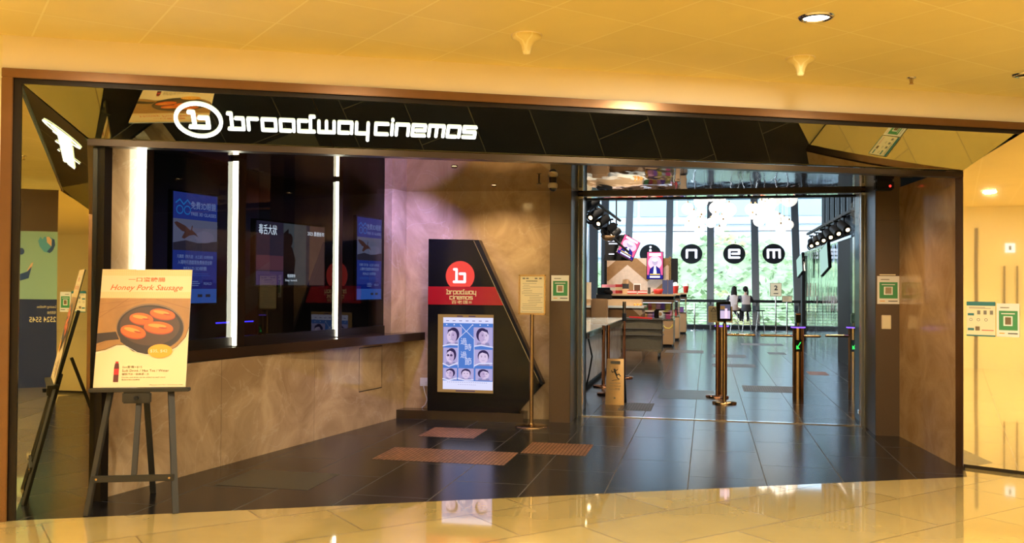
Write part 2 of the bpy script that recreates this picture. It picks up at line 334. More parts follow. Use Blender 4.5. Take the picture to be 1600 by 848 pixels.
class Card:
    """flat artwork; local x right, z up, facing -y; fmap lifts (x, z, off) to 3-D"""
    def __init__(s, fmap=None, step=.0006):
        s.mb = MB(); s.step = step; s.map = fmap or (lambda x, z, o: (x, -o, z))
    def P(s, pts, mat, l=1, depth=0.0):
        o = l*s.step+depth; n = len(pts)
        A = sum(pts[i][0]*pts[(i+1) % n][1]-pts[(i+1) % n][0]*pts[i][1] for i in range(n))
        if A < 0: pts = pts[::-1]
        vs = [s.map(x, z, o) for x, z in pts]
        s.mb.add(vs, [tuple(range(n))], mat)
        if depth:
            vb = [s.map(x, z, l*s.step) for x, z in pts]
            s.mb.add(vs+vb, [(i, n+i, n+(i+1) % n, (i+1) % n) for i in range(n)], mat)
    def rect(s, x0, x1, z0, z1, mat, l=1, depth=0.0): s.P([(x0, z0), (x1, z0), (x1, z1), (x0, z1)], mat, l, depth)
    def ell(s, cx, cz, rx, rz, mat, l=1, n=32, a0=0, a1=2*PI, rot=0, depth=0.0):
        pts = []
        full = abs(a1-a0-2*PI) < 1e-6
        for i in range(n if full else n+1):
            a = a0+(a1-a0)*i/n; x = rx*math.cos(a); z = rz*math.sin(a); pts.append((cx+x*math.cos(rot)-z*math.sin(rot), cz+x*math.sin(rot)+z*math.cos(rot)))
        s.P(pts, mat, l, depth)
    def ring(s, cx, cz, rx, rz, w, mat, l=1, depth=0.0, n=48):
        for i in range(n):
            a, b = 2*PI*i/n, 2*PI*(i+1)/n
            s.P([(cx+rx*math.cos(a), cz+rz*math.sin(a)), (cx+rx*math.cos(b), cz+rz*math.sin(b)), (cx+(rx-w)*math.cos(b), cz+(rz-w)*math.sin(b)), (cx+(rx-w)*math.cos(a), cz+(rz-w)*math.sin(a))], mat, l, depth)
    def stroke(s, pts, w, mat, l=1, depth=0.0):
        for (x0, z0), (x1, z1) in zip(pts, pts[1:]):
            a = math.atan2(z1-z0, x1-x0); q = []
            for k in range(7): t = a-PI/2+PI*k/6; q.append((x1+w/2*math.cos(t), z1+w/2*math.sin(t)))
            for k in range(7): t = a+PI/2+PI*k/6; q.append((x0+w/2*math.cos(t), z0+w/2*math.sin(t)))
            s.P(q, mat, l, depth)
    def logo_word(s, wd, x0, z0, width, xh, sw, mat, l=1, depth=0.0):
        st, W = word(wd)
        for pl in st: s.stroke([(x0+a*width/W, z0+b*xh) for a, b in pl], sw, mat, l, depth)
    def b_mark(s, cx, cz, r, mat, l=2, depth=0.0):
        f = lambda p: [(cx+(a-.6)*r*.85, cz+(b-.68)*r*.85) for a, b in p]
        s.stroke(f([(.0, 1.42), (.28, 1.42), (.28, 0)]), r*.26, mat, l, depth)
        s.stroke(f([(-.02, 0), (1.25, 0), (1.25, .92), (.68, .92)]), r*.26, mat, l, depth)
    def text(s, t, x, z, h, mat, w=None, l=2, align='c', shear=0.0, bold=0.0):
        vs, fs = text_mesh(t, shear, bold)
        if not vs: return
        xa = min(v[0] for v in vs); xb = max(v[0] for v in vs); za = min(v[1] for v in vs); zb = max(v[1] for v in vs)
        kz = h/max(zb-za, 1e-6); kx = kz if w is None else w/max(xb-xa, 1e-6); W = (xb-xa)*kx
        x0 = x-W/2 if align == 'c' else (x if align == 'l' else x-W)
        s.mb.add([s.map(x0+(a-xa)*kx, z+(b-za)*kz, l*s.step) for a, b in vs], [tuple(f) for f in fs], mat)
    def lines(s, x0, x1, z0, z1, n, th, mat, l=2, jit=.35):
        for i in range(n):
            z = z1-(z1-z0)*(i+.5)/n; e = x1-(x1-x0)*random.random()*jit; s.rect(x0, e, z-th/2, z+th/2, mat, l)
    def build(s, name, parent=None, **k): return s.mb.build(name, parent, **k)

def tag(o, label=None, cat=None, group=None, kind=None):
    if label: o['label'] = label
    if cat: o['category'] = cat
    if group: o['group'] = group
    if kind: o['kind'] = kind
    return o
def struct(o, label=None, cat=None):
    o['kind'] = 'structure'
    if label: o['label'] = label
    if cat: o['category'] = cat
    return o
def empty(name, loc, rz=0.0, label=None, cat=None, group=None):
    o = bpy.data.objects.new(name, None); COL.objects.link(o); o.location = loc; o.rotation_euler = (0, 0, rz); o.empty_display_size = .1
    return tag(o, label, cat, group)
def copy_tree(o, parent=None):
    c = o.copy(); COL.objects.link(c)
    if parent: c.parent = parent
    for ch in [x for x in o.children]: copy_tree(ch, c)
    return c

# ------------------------------------------------------------------ key plan points
FO = (-4.416, 5.191); FD = (.9073, .4205); FROT = math.atan2(FD[1], FD[0])
KO = (-4.119, 6.797); KROT = math.atan2(.9864, .1645)
def fpt(t, off=0.0): return (FO[0]+FD[0]*t-FD[1]*off, FO[1]+FD[1]*t+FD[0]*off)   # off>0 goes behind the front plane
def K(s, off=0.0, z=0.0): # off>0 goes into the booth
    return (KO[0]+.1645*s-.9864*off, KO[1]+.9864*s+.1645*off, z)
BL = Vector((-4.286, 5.70, 2.572)); BR = Vector((2.2, 8.65, 2.582)); TL = Vector((-4.42, 5.2, 2.865)); TR = Vector((2.68, 8.48, 2.87))
ZC = 2.67   # alcove ceiling

# ------------------------------------------------------------------ floors
b = MB()
b.poly([(-14, -12, 0), (14, -12, 0), (14, 13.72, 0), (2.70, 8.49, 0), (2.62, 8.40, 0), (2.19, 8.64, 0), (2.10, 8.211, 0), (-4.6, 5.106, 0), (-14, .75, 0)], 'marble')
struct(b.build('floor'), 'glossy beige marble floor of the mall in front of the cinema', 'floor')
b = MB()
b.poly([(-4.6, 5.106, 0), (2.10, 8.211, 0), (2.19, 8.64, 0), (5.2, 8.9, 0), (5.2, 36.2, 0), (-6.2, 36.2, 0), (-6.2, 5.1, 0)], 'black_tile')
e = .0012
for (x0, x1, y0, y1, mt) in [(-2.92, -2.325, 9.04, 9.66, 'inset'), (-2.93, -1.72, 7.75, 8.38, 'inset'), (-1.70, -1.09, 8.36, 8.98, 'inset'), (-3.72, -2.95, 6.46, 7.08, 'inset_olive'),
        (-1.11, -.69, 11.58, 12.35, 'inset_grey'), (.53, 1.30, 14.13, 15.02, 'inset_grey'), (1.79, 2.13, 17.13, 17.85, 'inset'), (.1, .93, 18.4, 19.15, 'inset_grey'), (.1, .85, 20.9, 21.8, 'inset_grey'),
        (-.68, .1, 12.95, 14.1, 'inset_olive'), (-1.0, -.1, 22, 23, 'inset_grey'), (.9, 2.0, 25.5, 26.4, 'inset_grey'), (1.4, 1.8, 22.2, 22.9, 'inset_grey')]:
    b.quad((x0, y0, e), (x1, y0, e), (x1, y1, e), (x0, y1, e), mt)
struct(b.build('floor'), 'charcoal tiled cinema floor with brown textured inset tiles', 'floor')
# threshold track
b = bx(-1.5, 1.75, 10.93, 10.99, .001, .008, 'chrome'); struct(b.build('trim_1'), 'steel threshold strip across the cinema doorway', 'trim')

# ------------------------------------------------------------------ mall ceiling and shell
CEZ = 3.175
b = MB(); b.poly([(-14, -12, CEZ), (-14, .75, CEZ), (*fpt(-.12), CEZ), (*fpt(7.9), CEZ), (14, 13.72, CEZ), (14, -12, CEZ)], 'ceil')
struct(b.build('ceiling'), 'golden cream mall ceiling of square diagonal panels', 'ceiling')
def wallbox(name, p0, p1, z0, z1, th, mat, label, cat='wall'):
    a = Vector((p0[0], p0[1], 0)); c = Vector((p1[0], p1[1], 0)); d = (c-a).normalized(); n = Vector((-d.y, d.x, 0))*th
    b = MB(); b.prism([(a.x, a.y), (c.x, c.y), (c.x+n.x, c.y+n.y), (a.x+n.x, a.y+n.y)], z0, z1, mat)
    return struct(b.build(name), label, cat)
wallbox('wall_bulkhead', fpt(-.12), fpt(11.0), 2.95, CEZ, .45, 'bulk', 'peach painted bulkhead above the cinema front')
wallbox('wall_left', (-14, .75), fpt(-.115), 0, CEZ, .3, 'cream', 'cream mall wall left of the cinema front')
wallbox('wall_right', fpt(7.875), (14, 13.72), 0, CEZ, .3, 'cream', 'cream mall wall beyond the cinema front')
# diagonal mall wall across the corridor, with a double door
dw = Vector((.7071, -.7071, 0)); d0 = Vector((-5.3, .1, 0)); drot = math.atan2(-.7071, .7071)+PI
wallbox('wall_opposite', (-5.3-8.3*.7071, .1+8.3*.7071), (-5.3+13*.7071, .1-13*.7071), 0, CEZ, -.2, 'cream', 'cream mall wall across the corridor')
wallbox('wall_back', (-3, -10.9), (14, -10.9), 0, CEZ, -.2, 'cream', 'cream wall at the back of the mall')
wallbox('wall_east', (13.9, -11), (13.9, 13.9), 0, CEZ, -.2, 'cream', 'cream wall at the far right of the mall')
wallbox('wall_west', (-13.9, 10), (-13.9, -11), 0, CEZ, -.2, 'cream', 'cream wall at the far left of the mall')
dn = Vector((.7071, .7071, 0))
door = empty('door_1', d0+dn*.001, drot, 'cream double door in the opposite mall wall', 'door'); door['kind'] = 'structure'
b = bx(-1.15, 1.0, -.03, 0, 0, 2.75, 'cream'); b.build('door_leaf', door)
for x in (.40,):
    bx(x, x+.06, -.05, -.0, 0, 2.75, 'brown').build('door_edge', door)
for x in (-.07, -.29):
    bx(x, x+.03, -.09, -.03, 1.0, 2.0, 'brown').build('door_handle', door)
c = Card(); c.rect(-.24, -.07, 2.26, 2.44, M['cool'], 1, .03); c.rect(-.175, -.135, 2.31, 2.39, 'ink', 60, 0)
t = c.build('exit_sign', loc=d0+dn*.04, rot=drot); tag(t, 'small white lit exit sign above the cream double door', 'sign')

# ------------------------------------------------------------------ cinema front frame
fr = empty('trim_2', (*fpt(0), 0), FROT, 'brushed copper frame around the cinema front', 'frame'); fr['kind'] = 'structure'
b = MB(); b.box(-.115, 8.75, -.03, .10, 2.893, 2.955, 'copper', .004); b.build('frame_header', fr)
b = bx(-.06, 7.74, .0, .11, 2.862, 2.893, 'dbronze'); b.build('frame_reveal', fr)
b = bx(-.115, -.045, -.03, .07, 0, 2.893, 'copper', .004); b.build('frame_jamb', fr)
b = bx(-.045, .0, -.0, .07, 0, 2.862, 'dbronze'); b.build('frame_reveal', fr)
b = bx(7.745, 7.87, -.03, .07, 0, 2.893, 'copper', .004); b.build('frame_jamb', fr)
# left mirror
m0 = Vector((-4.424, 5.206, 0)); md = Vector((math.sin(R(14.4)), math.cos(R(14.4)), 0))
e1 = m0+md*.59
b = MB(); b.poly([m0+Vector((0, 0, 0)), e1, e1+Vector((0, 0, 2.60)), m0+Vector((0, 0, 2.865))], 'mirror_l')
b.poly([v-Vector((.97, -.25, 0))*.02 for v in [m0+Vector((0, 0, 0)), e1, e1+Vector((0, 0, 2.60)), m0+Vector((0, 0, 2.865))]], 'dbronze')
struct(b.build('wall_mirror'), 'smoked mirror panel on the left side of the cinema front', 'mirror')
# fascia (slanted, slightly twisted polished panel)
def fas(u, v, off=0.0):
    p = (TL*(1-u)+TR*u)*(1-v)+(BL*(1-u)+BR*u)*v
    du = (TR-TL)*(1-v)+(BR-BL)*v; dv = (BL-TL)*(1-u)+(BR-TR)*u
    n = dv.cross(du).normalized()
    if n.y > 0: n = -n
    return p+n*off
fa = MB(); nu = 40
vs = [fas(i/nu, v) for v in (0, .5, 1) for i in range(nu+1)]
fa.add(vs, [(j*(nu+1)+i, (j+1)*(nu+1)+i, (j+1)*(nu+1)+i+1, j*(nu+1)+i+1) for j in range(2) for i in range(nu)], 'fascia', True)
vb = [fas(i/nu, v, -.02) for v in (0, 1) for i in range(nu+1)]
fa.add(vb, [(i, i+1, nu+1+i+1, nu+1+i) for i in range(nu)], 'dbronze')
fo = fa.build('fascia_panel'); tag(fo, 'long black mirror-polished slanted fascia above the cinema entrance', 'fascia')
for u in (.2385,):
    q = MB(); q.quad(fas(u-.0004, 0, .0015), fas(u-.0004, 1, .0015), fas(u+.0004, 1, .0015), fas(u+.0004, 0, .0015), 'bronze'); q.build('panel_joint', fo)
# fascia bottom trim
tb = MB(); pts = [(BL.x-.015, BL.y-.01), (BR.x+.04, BR.y+.01), (BR.x+.04-.03, BR.y+.10), (BL.x-.05, BL.y+.10)]
tb.prism(pts, 2.528, 2.575, 'bronze'); struct(tb.build('trim_3'), 'dark bronze trim under the slanted fascia', 'trim')
# fascia sign
W8 = 7.82; H6 = .50
fm = lambda x, z, o: fas(x/W8, z, o+.012)
def fm2(x, z, o):  # x metres along, z metres up from the bottom edge
    u, v = x/W8, 1-z/H6
    du = ((TR-TL)*.5+(BR-BL)*.5).normalized(); dv = (BL-TL)*(1-u)+(BR-TR)*u
    return fas(u-(v-.5)*dv.dot(du)/W8, v, o+.003)
sg = empty('illuminated_sign', fas(.25, .5, .01), 0, 'glowing white cinema name sign on the black slanted fascia', 'sign')
MI = Matrix.Translation(fas(.25, .5, .01)).inverted()
c = Card(lambda x, z, o: tuple(MI @ fm2(x, z, o)), .001)
cx, cz = .1228*W8, H6*.47; sk = .055
sh = lambda p: [(x-(z-cz)*.0, z) for x, z in p]
c.ring(cx, cz, .172, .172, .026, M['signlight'], 1, .006)
c.build('sign_ring', sg)
c = Card(lambda x, z, o: tuple(MI @ fm2(x, z, o)), .001); c.b_mark(cx, cz, .118, M['signlight'], 1, .006); c.build('sign_emblem', sg)
c = Card(lambda x, z, o: tuple(MI @ fm2(x, z, o)), .001)
st, Wd = word('broadway cinemas')
x0, x1 = .153*W8, .3885*W8
st1, W1 = word('broadway'); st2, W2 = word('cinemas')
for stt, Wt, xa, xb in ((st1, W1, .150*W8, .2815*W8), (st2, W2, .289*W8, .3885*W8)):
    for pl in stt: 
        q = [(xa+a*(xb-xa)/Wt, (1-(.675-.10*(xa+a*(xb-xa)/Wt-x0)/(x1-x0)*.25))*H6+b_*.106) for a, b_ in pl]
        c.stroke(q, .024, M['signlight'], 1, .006)
c.build('sign_lettering', sg)

# ------------------------------------------------------------------ right granite return, jambs, right mirror
wallbox('wall_return', (1.973, 10.29), (2.132, 8.68), 0, 2.62, .12, 'granite_r', 'rust brown granite wall on the right of the entrance')
b = MB(); b.prism([(2.132, 8.70), (2.125, 8.67), (2.172, 8.625), (2.182, 8.65)], 0, 2.56, 'copper'); struct(b.build('trim_4'), 'copper edge between granite and mirror on the right', 'trim')
b = MB(); r0_ = Vector((2.18, 8.634, 0)); r1_ = Vector((2.612, 8.391, 0))
b.poly([r0_+Vector((0, 0, .03)), r1_+Vector((0, 0, .03)), r1_+Vector((0, 0, 2.885)), r0_+Vector((0, 0, 2.60))], 'mirror_r')
b.poly([v+Vector((.49, .871, 0))*.02 for v in (r0_, r1_, r1_+Vector((0, 0, 2.85)), r0_+Vector((0, 0, 2.565)))], 'dbronze')
b.quad(r0_, r1_, r1_+Vector((0, 0, .03)), r0_+Vector((0, 0, .03)), 'dbronze')
struct(b.build('wall_panel'), 'glossy gold-tinted mirror panel on the right side of the front', 'mirror')

# ------------------------------------------------------------------ ticket counter wall (left)
kw = empty('ticket_counter', (*KO, 0), KROT, 'long granite ticket counter wall with dark ledge on the left', 'counter')
b = MB(); b.box(-.93, 3.62, 0, .10, 0, .905, 'granite'); b.build('counter_front', kw)
c = Card(); 
for (x0, x1, z0, z1) in [(2.60, 3.10, .39, .40), (2.60, 3.10, .862, .872), (2.60, 2.607, .39, .872), (3.093, 3.10, .39, .872)]: c.rect(x0, x1, z0, z1, 'dbronze', 1)
c.build('access_panel', kw)
c = Card()
for s_ in (.35, 1.75): c.rect(s_, s_+.003, 0, .905, 'bronze', 1)
c.build('panel_joint', kw)
b = MB()
def lp(w):  # world -> counter frame
    dx, dy = w[0]-KO[0], w[1]-KO[1]; return (dx*.1645+dy*.9864, -(dx*.9864-dy*.1645))
pf = [lp((-4.285, 6.35)), lp((-4.168, 6.839)), lp((-3.27, 10.385)), (3.62, .0), (3.62, .5), (-.6, .5)]
b.prism([(p[0], p[1]) for p in pf], .91, 1.0, 'ledge'); b.build('counter_ledge', kw)
b = bx(-.47, 3.30, .085, .16, 1.0, 1.085, 'dbronze'); b.build('glazing_sill', kw)
wallbox('wall_panel', K(-.93, .08), K(-.50, .08), 1.0, 2.62, .1, 'granite', 'lit granite panel left of the ticket booth glass')
wallbox('wall_corner', K(3.30), K(3.72), 1.0, ZC, .1, 'granite', 'granite corner panel right of the booth glass')
b = MB(); b.box(-.02, .05, -.05, .04, 0, 2.60, 'dbronze')
struct(b.build('trim_5', loc=(-4.262, 5.80, 0), rot=KROT), 'black post between mirror and granite on the left', 'trim')
b = MB(); 
for i in range(60): b.box(-.015, .07, -.006, .03, .05+i*.042, .07+i*.042, 'dbronze')
b.box(-.015, .07, .01, .04, 0, 2.56, 'blackm')
struct(b.build('trim_6', loc=K(-1.0, .01), rot=KROT), 'black louvred strip beside the left mirror', 'trim')
# booth glass panes, room behind
for i, (a, z) in enumerate([(-.47, .60), (.71, 2.27), (2.35, 3.30)]):
    b = MB(); b.quad((a, 0, 1.085), (z, 0, 1.085), (z, 0, ZC), (a, 0, ZC), 'boothglass')
    o = b.build('window_%d' % (i+1), loc=K(0, .10), rot=KROT); struct(o, ['ticket booth glass nearest the easel', 'middle ticket booth glass with the wide screen', 'ticket booth glass beside the granite corner'][i], 'window')
b = MB(); b.quad((-1.0, 2.2, 0), (3.9, 2.2, 0), (3.9, 2.2, 3), (-1.0, 2.2, 3), 'booth_dark'); b.quad((-.95, .14, 0), (-.95, 2.2, 0), (-.95, 2.2, 3), (-.95, .14, 3), 'booth_dark')
b.quad((3.75, .14, 0), (3.75, 2.2, 0), (3.75, 2.2, 3), (3.75, .14, 3), 'booth_dark'); b.quad((-1, .1, 3), (3.9, .1, 3), (3.9, 2.2, 3), (-1, 2.2, 3), 'booth_dark')
struct(b.build('wall_booth', loc=(*KO, 0), rot=KROT), 'dark interior of the ticket booth', 'wall')
# LED fins
fin_l = ['glowing white light column beside the granite panel at left', 'glowing white light column between first and second booth glass', 'thin glowing white light column right of the wide screen']
for i, (s0, s1, dp) in enumerate([(-.55, -.47, .10), (.60, .71, .055), (2.27, 2.35, .034)]):
    t = empty('light_column', K(s0, 0, 1.0), KROT, fin_l[i], 'light', 'lit columns of the ticket booth')
    bx(.006, s1-s0, .1-dp, .13, 0, ZC-1.0, 'bronze').build('column_body', t)
    bx(-.006, .006, .1-dp+.004, .098, .01, ZC-1.03, 'led').build('light_strip', t)

# booth screens
def film_screen(sx, label):
    t = empty('poster_screen', K(sx, .135, 1.39), KROT, label, 'screen', 'blue portrait screens behind the booth glass')
    bx(-.015, .555, .002, .04, -.015, .935, 'black').build('screen_frame', t)
    c = Card(step=.001); w = .54; h = .92
    c.rect(0, w, 0, h, 'sb', 1); c.rect(0, w, .0, .12, 'sb2', 2); c.rect(0, w, .12, .17, 'sb3', 2)
    c.rect(0, w, .44, .70, 'sp', 2); c.rect(0, w, .44, .50, 'ssea', 3); c.P([(0, .50), (.15, .525), (.3, .505), (.54, .53), (.54, .49), (0, .49)], 'ssea', 3)
    c.ell(.38, .56, .12, .05, 'sfog', 3)
    c.P([(.01, .665), (.04, .675), (.14, .645), (.20, .61), (.18, .585), (.10, .60), (.04, .635)], 'sbr', 4)
    c.P([(.14, .60), (.22, .615), (.27, .585), (.30, .555), (.25, .575), (.19, .565), (.13, .535), (.10, .545)], 'sbr', 4); c.stroke([(.215, .61), (.225, .645)], .012, 'sbr', 4)
    for k in (0, 1): c.ring(.075+k*.09, .775, .042, .038, .010, 'scy', 3)
    c.stroke([(.03, .83), (.075, .86), (.12, .82), (.165, .86), (.20, .83)], .012, 'scy', 3)
    c.text('免費3D眼鏡', .21, .79, .065, 'st', w=.31, align='l'); c.text('FREE 3D GLASSES', .215, .735, .028, 'st', w=.31, align='l')
    c.text('凡購買《阿凡達：水之道》3D特別版', .27, .375, .03, 'st', w=.44); c.text('入場時可憑戲票免費換領全新', .27, .325, .036, 'st', w=.42); c.text('REALD 3D眼鏡', .27, .275, .034, 'st', w=.28)
    c.lines(.06, .48, .225, .255, 2, .004, 'sb2', 2); c.rect(.36, .49, .135, .20, 'sb3', 3); c.text('REALD', .425, .155, .022, 'st', w=.10, l=4); c.lines(.22, .33, .14, .19, 3, .005, 'st', 3)
    c.rect(.30, .36, .05, .075, 'ssea', 3); c.rect(.40, .46, .05, .075, 'ssea', 3)
    c.build('screen_picture', t)
film_screen(-.245+.14, 'blue portrait screen with winged creature in the booth glass nearest the easel')
film_screen(2.66+.1, 'blue portrait screen with winged creature in the booth glass beside the corner')
t = empty('cinema_screen', K(.98, .135, 1.547), KROT, 'wide dim video screen with Chinese title in the middle booth glass', 'screen')
bx(-.02, 1.15, .002, .05, -.02, .615, 'black').build('screen_frame', t)
c = Card(step=.001); w = 1.13; h = .6
c.rect(0, w, 0, h, 'dk', 1); c.rect(0, .43, .14, .28, 'dkr', 2); c.rect(0, .43, 0, .13, 'dkv', 2); c.rect(.42, .80, 0, .60, 'dkg', 2); c.rect(.86, w, 0, .6, 'dkb', 2)
c.P([(.42, 0), (.42, .5), (.5, .55), (.50, 0)], 'dks', 3); c.ell(.52, .44, .05, .065, 'dks', 3); c.P([(.44, .1), (.45, .36), (.50, .39), (.56, .37), (.62, .25), (.60, .1)], 'dks', 3)
c.text('毒舌大狀', .03, .475, .095, 'sw', w=.28, align='l', l=5); c.text('2023 農曆新年', .82, .50, .045, 'sw', w=.30, align='l', l=5)
c.text('敬請期待', .55, .075, .032, 'sw', w=.13, l=5); c.text('Stay tuned.', .55, .032, .026, 'sw', w=.2, l=5)
c.build('screen_picture', t)
b = bx(0, .55, 0, .012, 0, .012, 'purple_strip'); tag(b.build('light_strip', loc=K(.95, .55, 1.18), rot=KROT), 'thin blue glowing line low behind the middle booth glass', 'light')

# ------------------------------------------------------------------ back wall, plinth, kiosk
wallbox('wall_back', (-3.56, 10.40), (-1.74, 10.56), 0, ZC, .15, 'granite', 'beige granite back wall of the ticket alcove')
b = MB(); b.prism([(-3.63, 10.19), (-2.05, 10.25), (-2.05, 10.5), (-3.5, 10.40), (-3.56, 10.38)], 0, .10, 'ledge')
tag(b.build('plinth'), 'low dark polished plinth under the black kiosk', 'plinth')
ks = empty('advertising_kiosk', (-3.19, 10.24, .101), 0.0, 'black angular kiosk with red band and lit film poster', 'kiosk')
ox = 3.19; yb = .0
out = [(-3.19, .10), (-2.12, .10), (-1.82, .44), (-2.585, 2.08), (-3.19, 2.095)]
pts = [(x+ox, z-.10) for x, z in out]
b = MB(); n = len(pts); vf = [(x, 0, z) for x, z in pts]; vk = [(x, .14, z) for x, z in pts]
b.add(vf+vk, [tuple(range(n)), tuple(range(n, 2*n))[::-1]]+[(i, n+i, n+(i+1) % n, (i+1) % n) for i in range(n)], 'black'); b.build('kiosk_body', ks)
c = Card(step=.001); w_ = .018
c.P([(pts[3][0]-.05, pts[3][1]), (pts[3][0], pts[3][1]), (pts[2][0], pts[2][1]), (pts[2][0]-.03, pts[2][1])], 'blackm', 1, .012)
c.stroke([(pts[3][0]-.06, pts[3][1]-.01), (pts[2][0]-.05, pts[2][1]+.03)], .006, 'steel', 2); c.build('kiosk_edge', ks)
def edge_x(z): # slanted right edge
    return pts[3][0]+(pts[2][0]-pts[3][0])*(pts[3][1]-z)/(pts[3][1]-pts[2][1])
c = Card(step=.001); za, zb = 1.54-.10, 1.33-.10
c.P([(0, zb), (edge_x(zb)-.055, zb), (edge_x(za)-.055, za), (0, za)], 'red', 2, .004); c.build('red_band', ks)
c = Card(step=.001)
for wd, xc, z0, wdt, xh in (('broadway', .40, za-.085, .35, .035), ('cinemas', .40, za-.145, .27, .032)):
    st_, W_ = word(wd)
    for pl in st_: c.stroke([(xc-wdt/2+a*wdt/W_, z0+b_*xh) for a, b_ in pl], .009, 'gold_text', 8)
c.text('百老匯', .385, za-.20, .042, 'gold_text', w=.20, l=8); c.text('戲院', .51, za-.195, .03, 'gold_text', w=.035, l=8)
c.build('kiosk_lettering', ks)
c = Card(step=.001); lx, lz = .385, 1.665-.10
c.ell(lx, lz, .172, .172, 'logo_red', 2, 48); c.b_mark(lx-.01, lz, .12, 'logo_white', 4); c.build('kiosk_emblem', ks)
# lit film poster on the kiosk
ps = empty('film_poster', (-3.19+.125, 10.238, .32), 0, 'lit portrait film poster with seven faces on the black kiosk', 'poster')
bx(0, .665, -.012, 0, 0, .90, 'blackm').build('poster_case', ps)
c = Card(step=.0009); O_ = 14
c.rect(0, .665, 0, .90, 'tan', O_); c.rect(.065, .66, .035, .865, 'pw', O_+1)
c.lines(.22, .45, .012, .026, 1, .010, 'ph', O_+1, 0); c.lines(.23, .30, .875, .885, 1, .01, 'ph', O_+1, 0); c.lines(.37, .45, .875, .885, 1, .01, 'ph', O_+1, 0)
c.rect(.065, .66, .135, .80, 'pb', O_+2)
for k in range(7): c.rect(.10+k*.078, .135+k*.078, .822, .832, 'pg', O_+3)
for k in range(6): c.rect(.10+k*.09+(.04 if k > 2 else 0), .115+k*.09+(.04 if k > 2 else 0), .775, .787, 'pw', O_+3)
def face(x0, x1, z0, z1, turn=0, glasses=False, hair='ph'):
    cx = (x0+x1)/2; w = x1-x0; h = z1-z0
    c.rect(x0, x1, z0, z1, 'pl', O_+4)
    c.ell(cx+turn*.05*w, z0+.60*h, .31*w, .37*h, hair, O_+5)
    c.P([(cx-.36*w, z0), (cx+.36*w, z0), (cx+.30*w, z0+.18*h), (cx-.30*w, z0+.18*h)], 'pg', O_+5)
    c.rect(cx-.10*w, cx+.12*w, z0+.08*h, z0+.3*h, 'pf2', O_+6)
    c.ell(cx-turn*.05*w, z0+.50*h, .26*w, .35*h, 'pf', O_+7); c.ell(cx+turn*.07*w, z0+.50*h, .16*w, .28*h, 'pf2', O_+7.5, rot=0) if turn else None
    c.P([(cx-.28*w, z0+.60*h), (cx-.25*w, z0+.84*h), (cx, z0+.95*h), (cx+.24*w, z0+.86*h), (cx+.29*w, z0+.60*h), (cx+.20*w, z0+.74*h), (cx-.05*w, z0+.82*h), (cx-.21*w, z0+.74*h)], hair, O_+8)
    for sx in (-1, 1):
        c.ell(cx-turn*.07*w+sx*.10*w, z0+.56*h, .045*w, .018*h, 'ph', O_+9, 10); c.stroke([(cx-turn*.07*w+sx*.06*w, z0+.62*h), (cx-turn*.07*w+sx*.15*w, z0+.625*h)], .012*h, 'ph', O_+9)
        if glasses: c.ring(cx-turn*.07*w+sx*.11*w, z0+.56*h, .085*w, .06*h, .008, 'ph', O_+10, n=16)
    c.stroke([(cx-turn*.08*w, z0+.55*h), (cx-turn*.10*w-.01*w, z0+.44*h), (cx-turn*.07*w+.02*w, z0+.435*h)], .010*h, 'pf2', O_+9)
    c.stroke([(cx-turn*.07*w-.07*w, z0+.33*h), (cx-turn*.07*w+.07*w, z0+.33*h)], .025*h, 'rd' if False else 'pg', O_+9)
face(.07, .29, .54, .755, 1); face(.43, .655, .54, .755, -1); face(.07, .25, .315, .515, 1, True); face(.44, .655, .315, .50, 0)
face(.07, .235, .145, .28, 1); face(.25, .435, .145, .28, 0); face(.455, .655, .145, .28, -1)
for q in ([(.07, .535), (.15, .555), (.27, .55)], [(.43, .535), (.52, .55), (.655, .53)], [(.07, .33), (.14, .30), (.24, .34)], [(.44, .31), (.5, .34), (.65, .345)], [(.07, .155), (.14, .14), (.23, .165)], [(.25, .165), (.33, .145), (.43, .15)]):
    c.stroke(q, .014, 'pw', O_+11)
c.P([(.25, .62), (.345, .71), (.44, .62), (.44, .29), (.25, .29)], 'pb', O_+12); c.stroke([(.25, .29), (.25, .62), (.345, .71), (.44, .62), (.44, .29)], .006, 'pw', O_+13)
c.P([(.27, .80), (.345, .71), (.42, .80)], 'pb', O_+12); c.stroke([(.27, .785), (.345, .705), (.42, .785)], .006, 'pw', O_+13)
c.text('過', .315, .555, .075, 'pw', w=.075, l=O_+14); c.text('時', .37, .485, .08, 'pw', w=.075, l=O_+14); c.text('過', .315, .40, .075, 'pw', w=.075, l=O_+14); c.text('節', .37, .32, .085, 'pw', w=.08, l=O_+14)
for k in range(22): c.rect(.12+k*.022, .128+k*.022, .115, .122, 'pg', O_+4)
for k in range(10): c.rect(.25+k*.022, .258+k*.022, .09, .096, 'pg', O_+4)
c.build('poster_picture', ps)
# wall socket with cord
sk_ = empty('wall_socket', (-3.285, 10.42, .41), R(5), 'white wall socket with plug and cord left of the kiosk', 'socket')
bx(-.05, .05, -.012, 0, -.05, .05, 'white', .004).build('socket_plate', sk_); bx(-.02, .03, -.05, -.012, -.045, .005, 'white', .005).build('plug', sk_)
b = MB(); b.tube([(.0, -.045, -.04), (.02, -.06, -.12), (.045, -.04, -.2), (.02, -.03, -.27), (-.02, -.03, -.305)], .006, 'white', 8); b.build('cord', sk_)

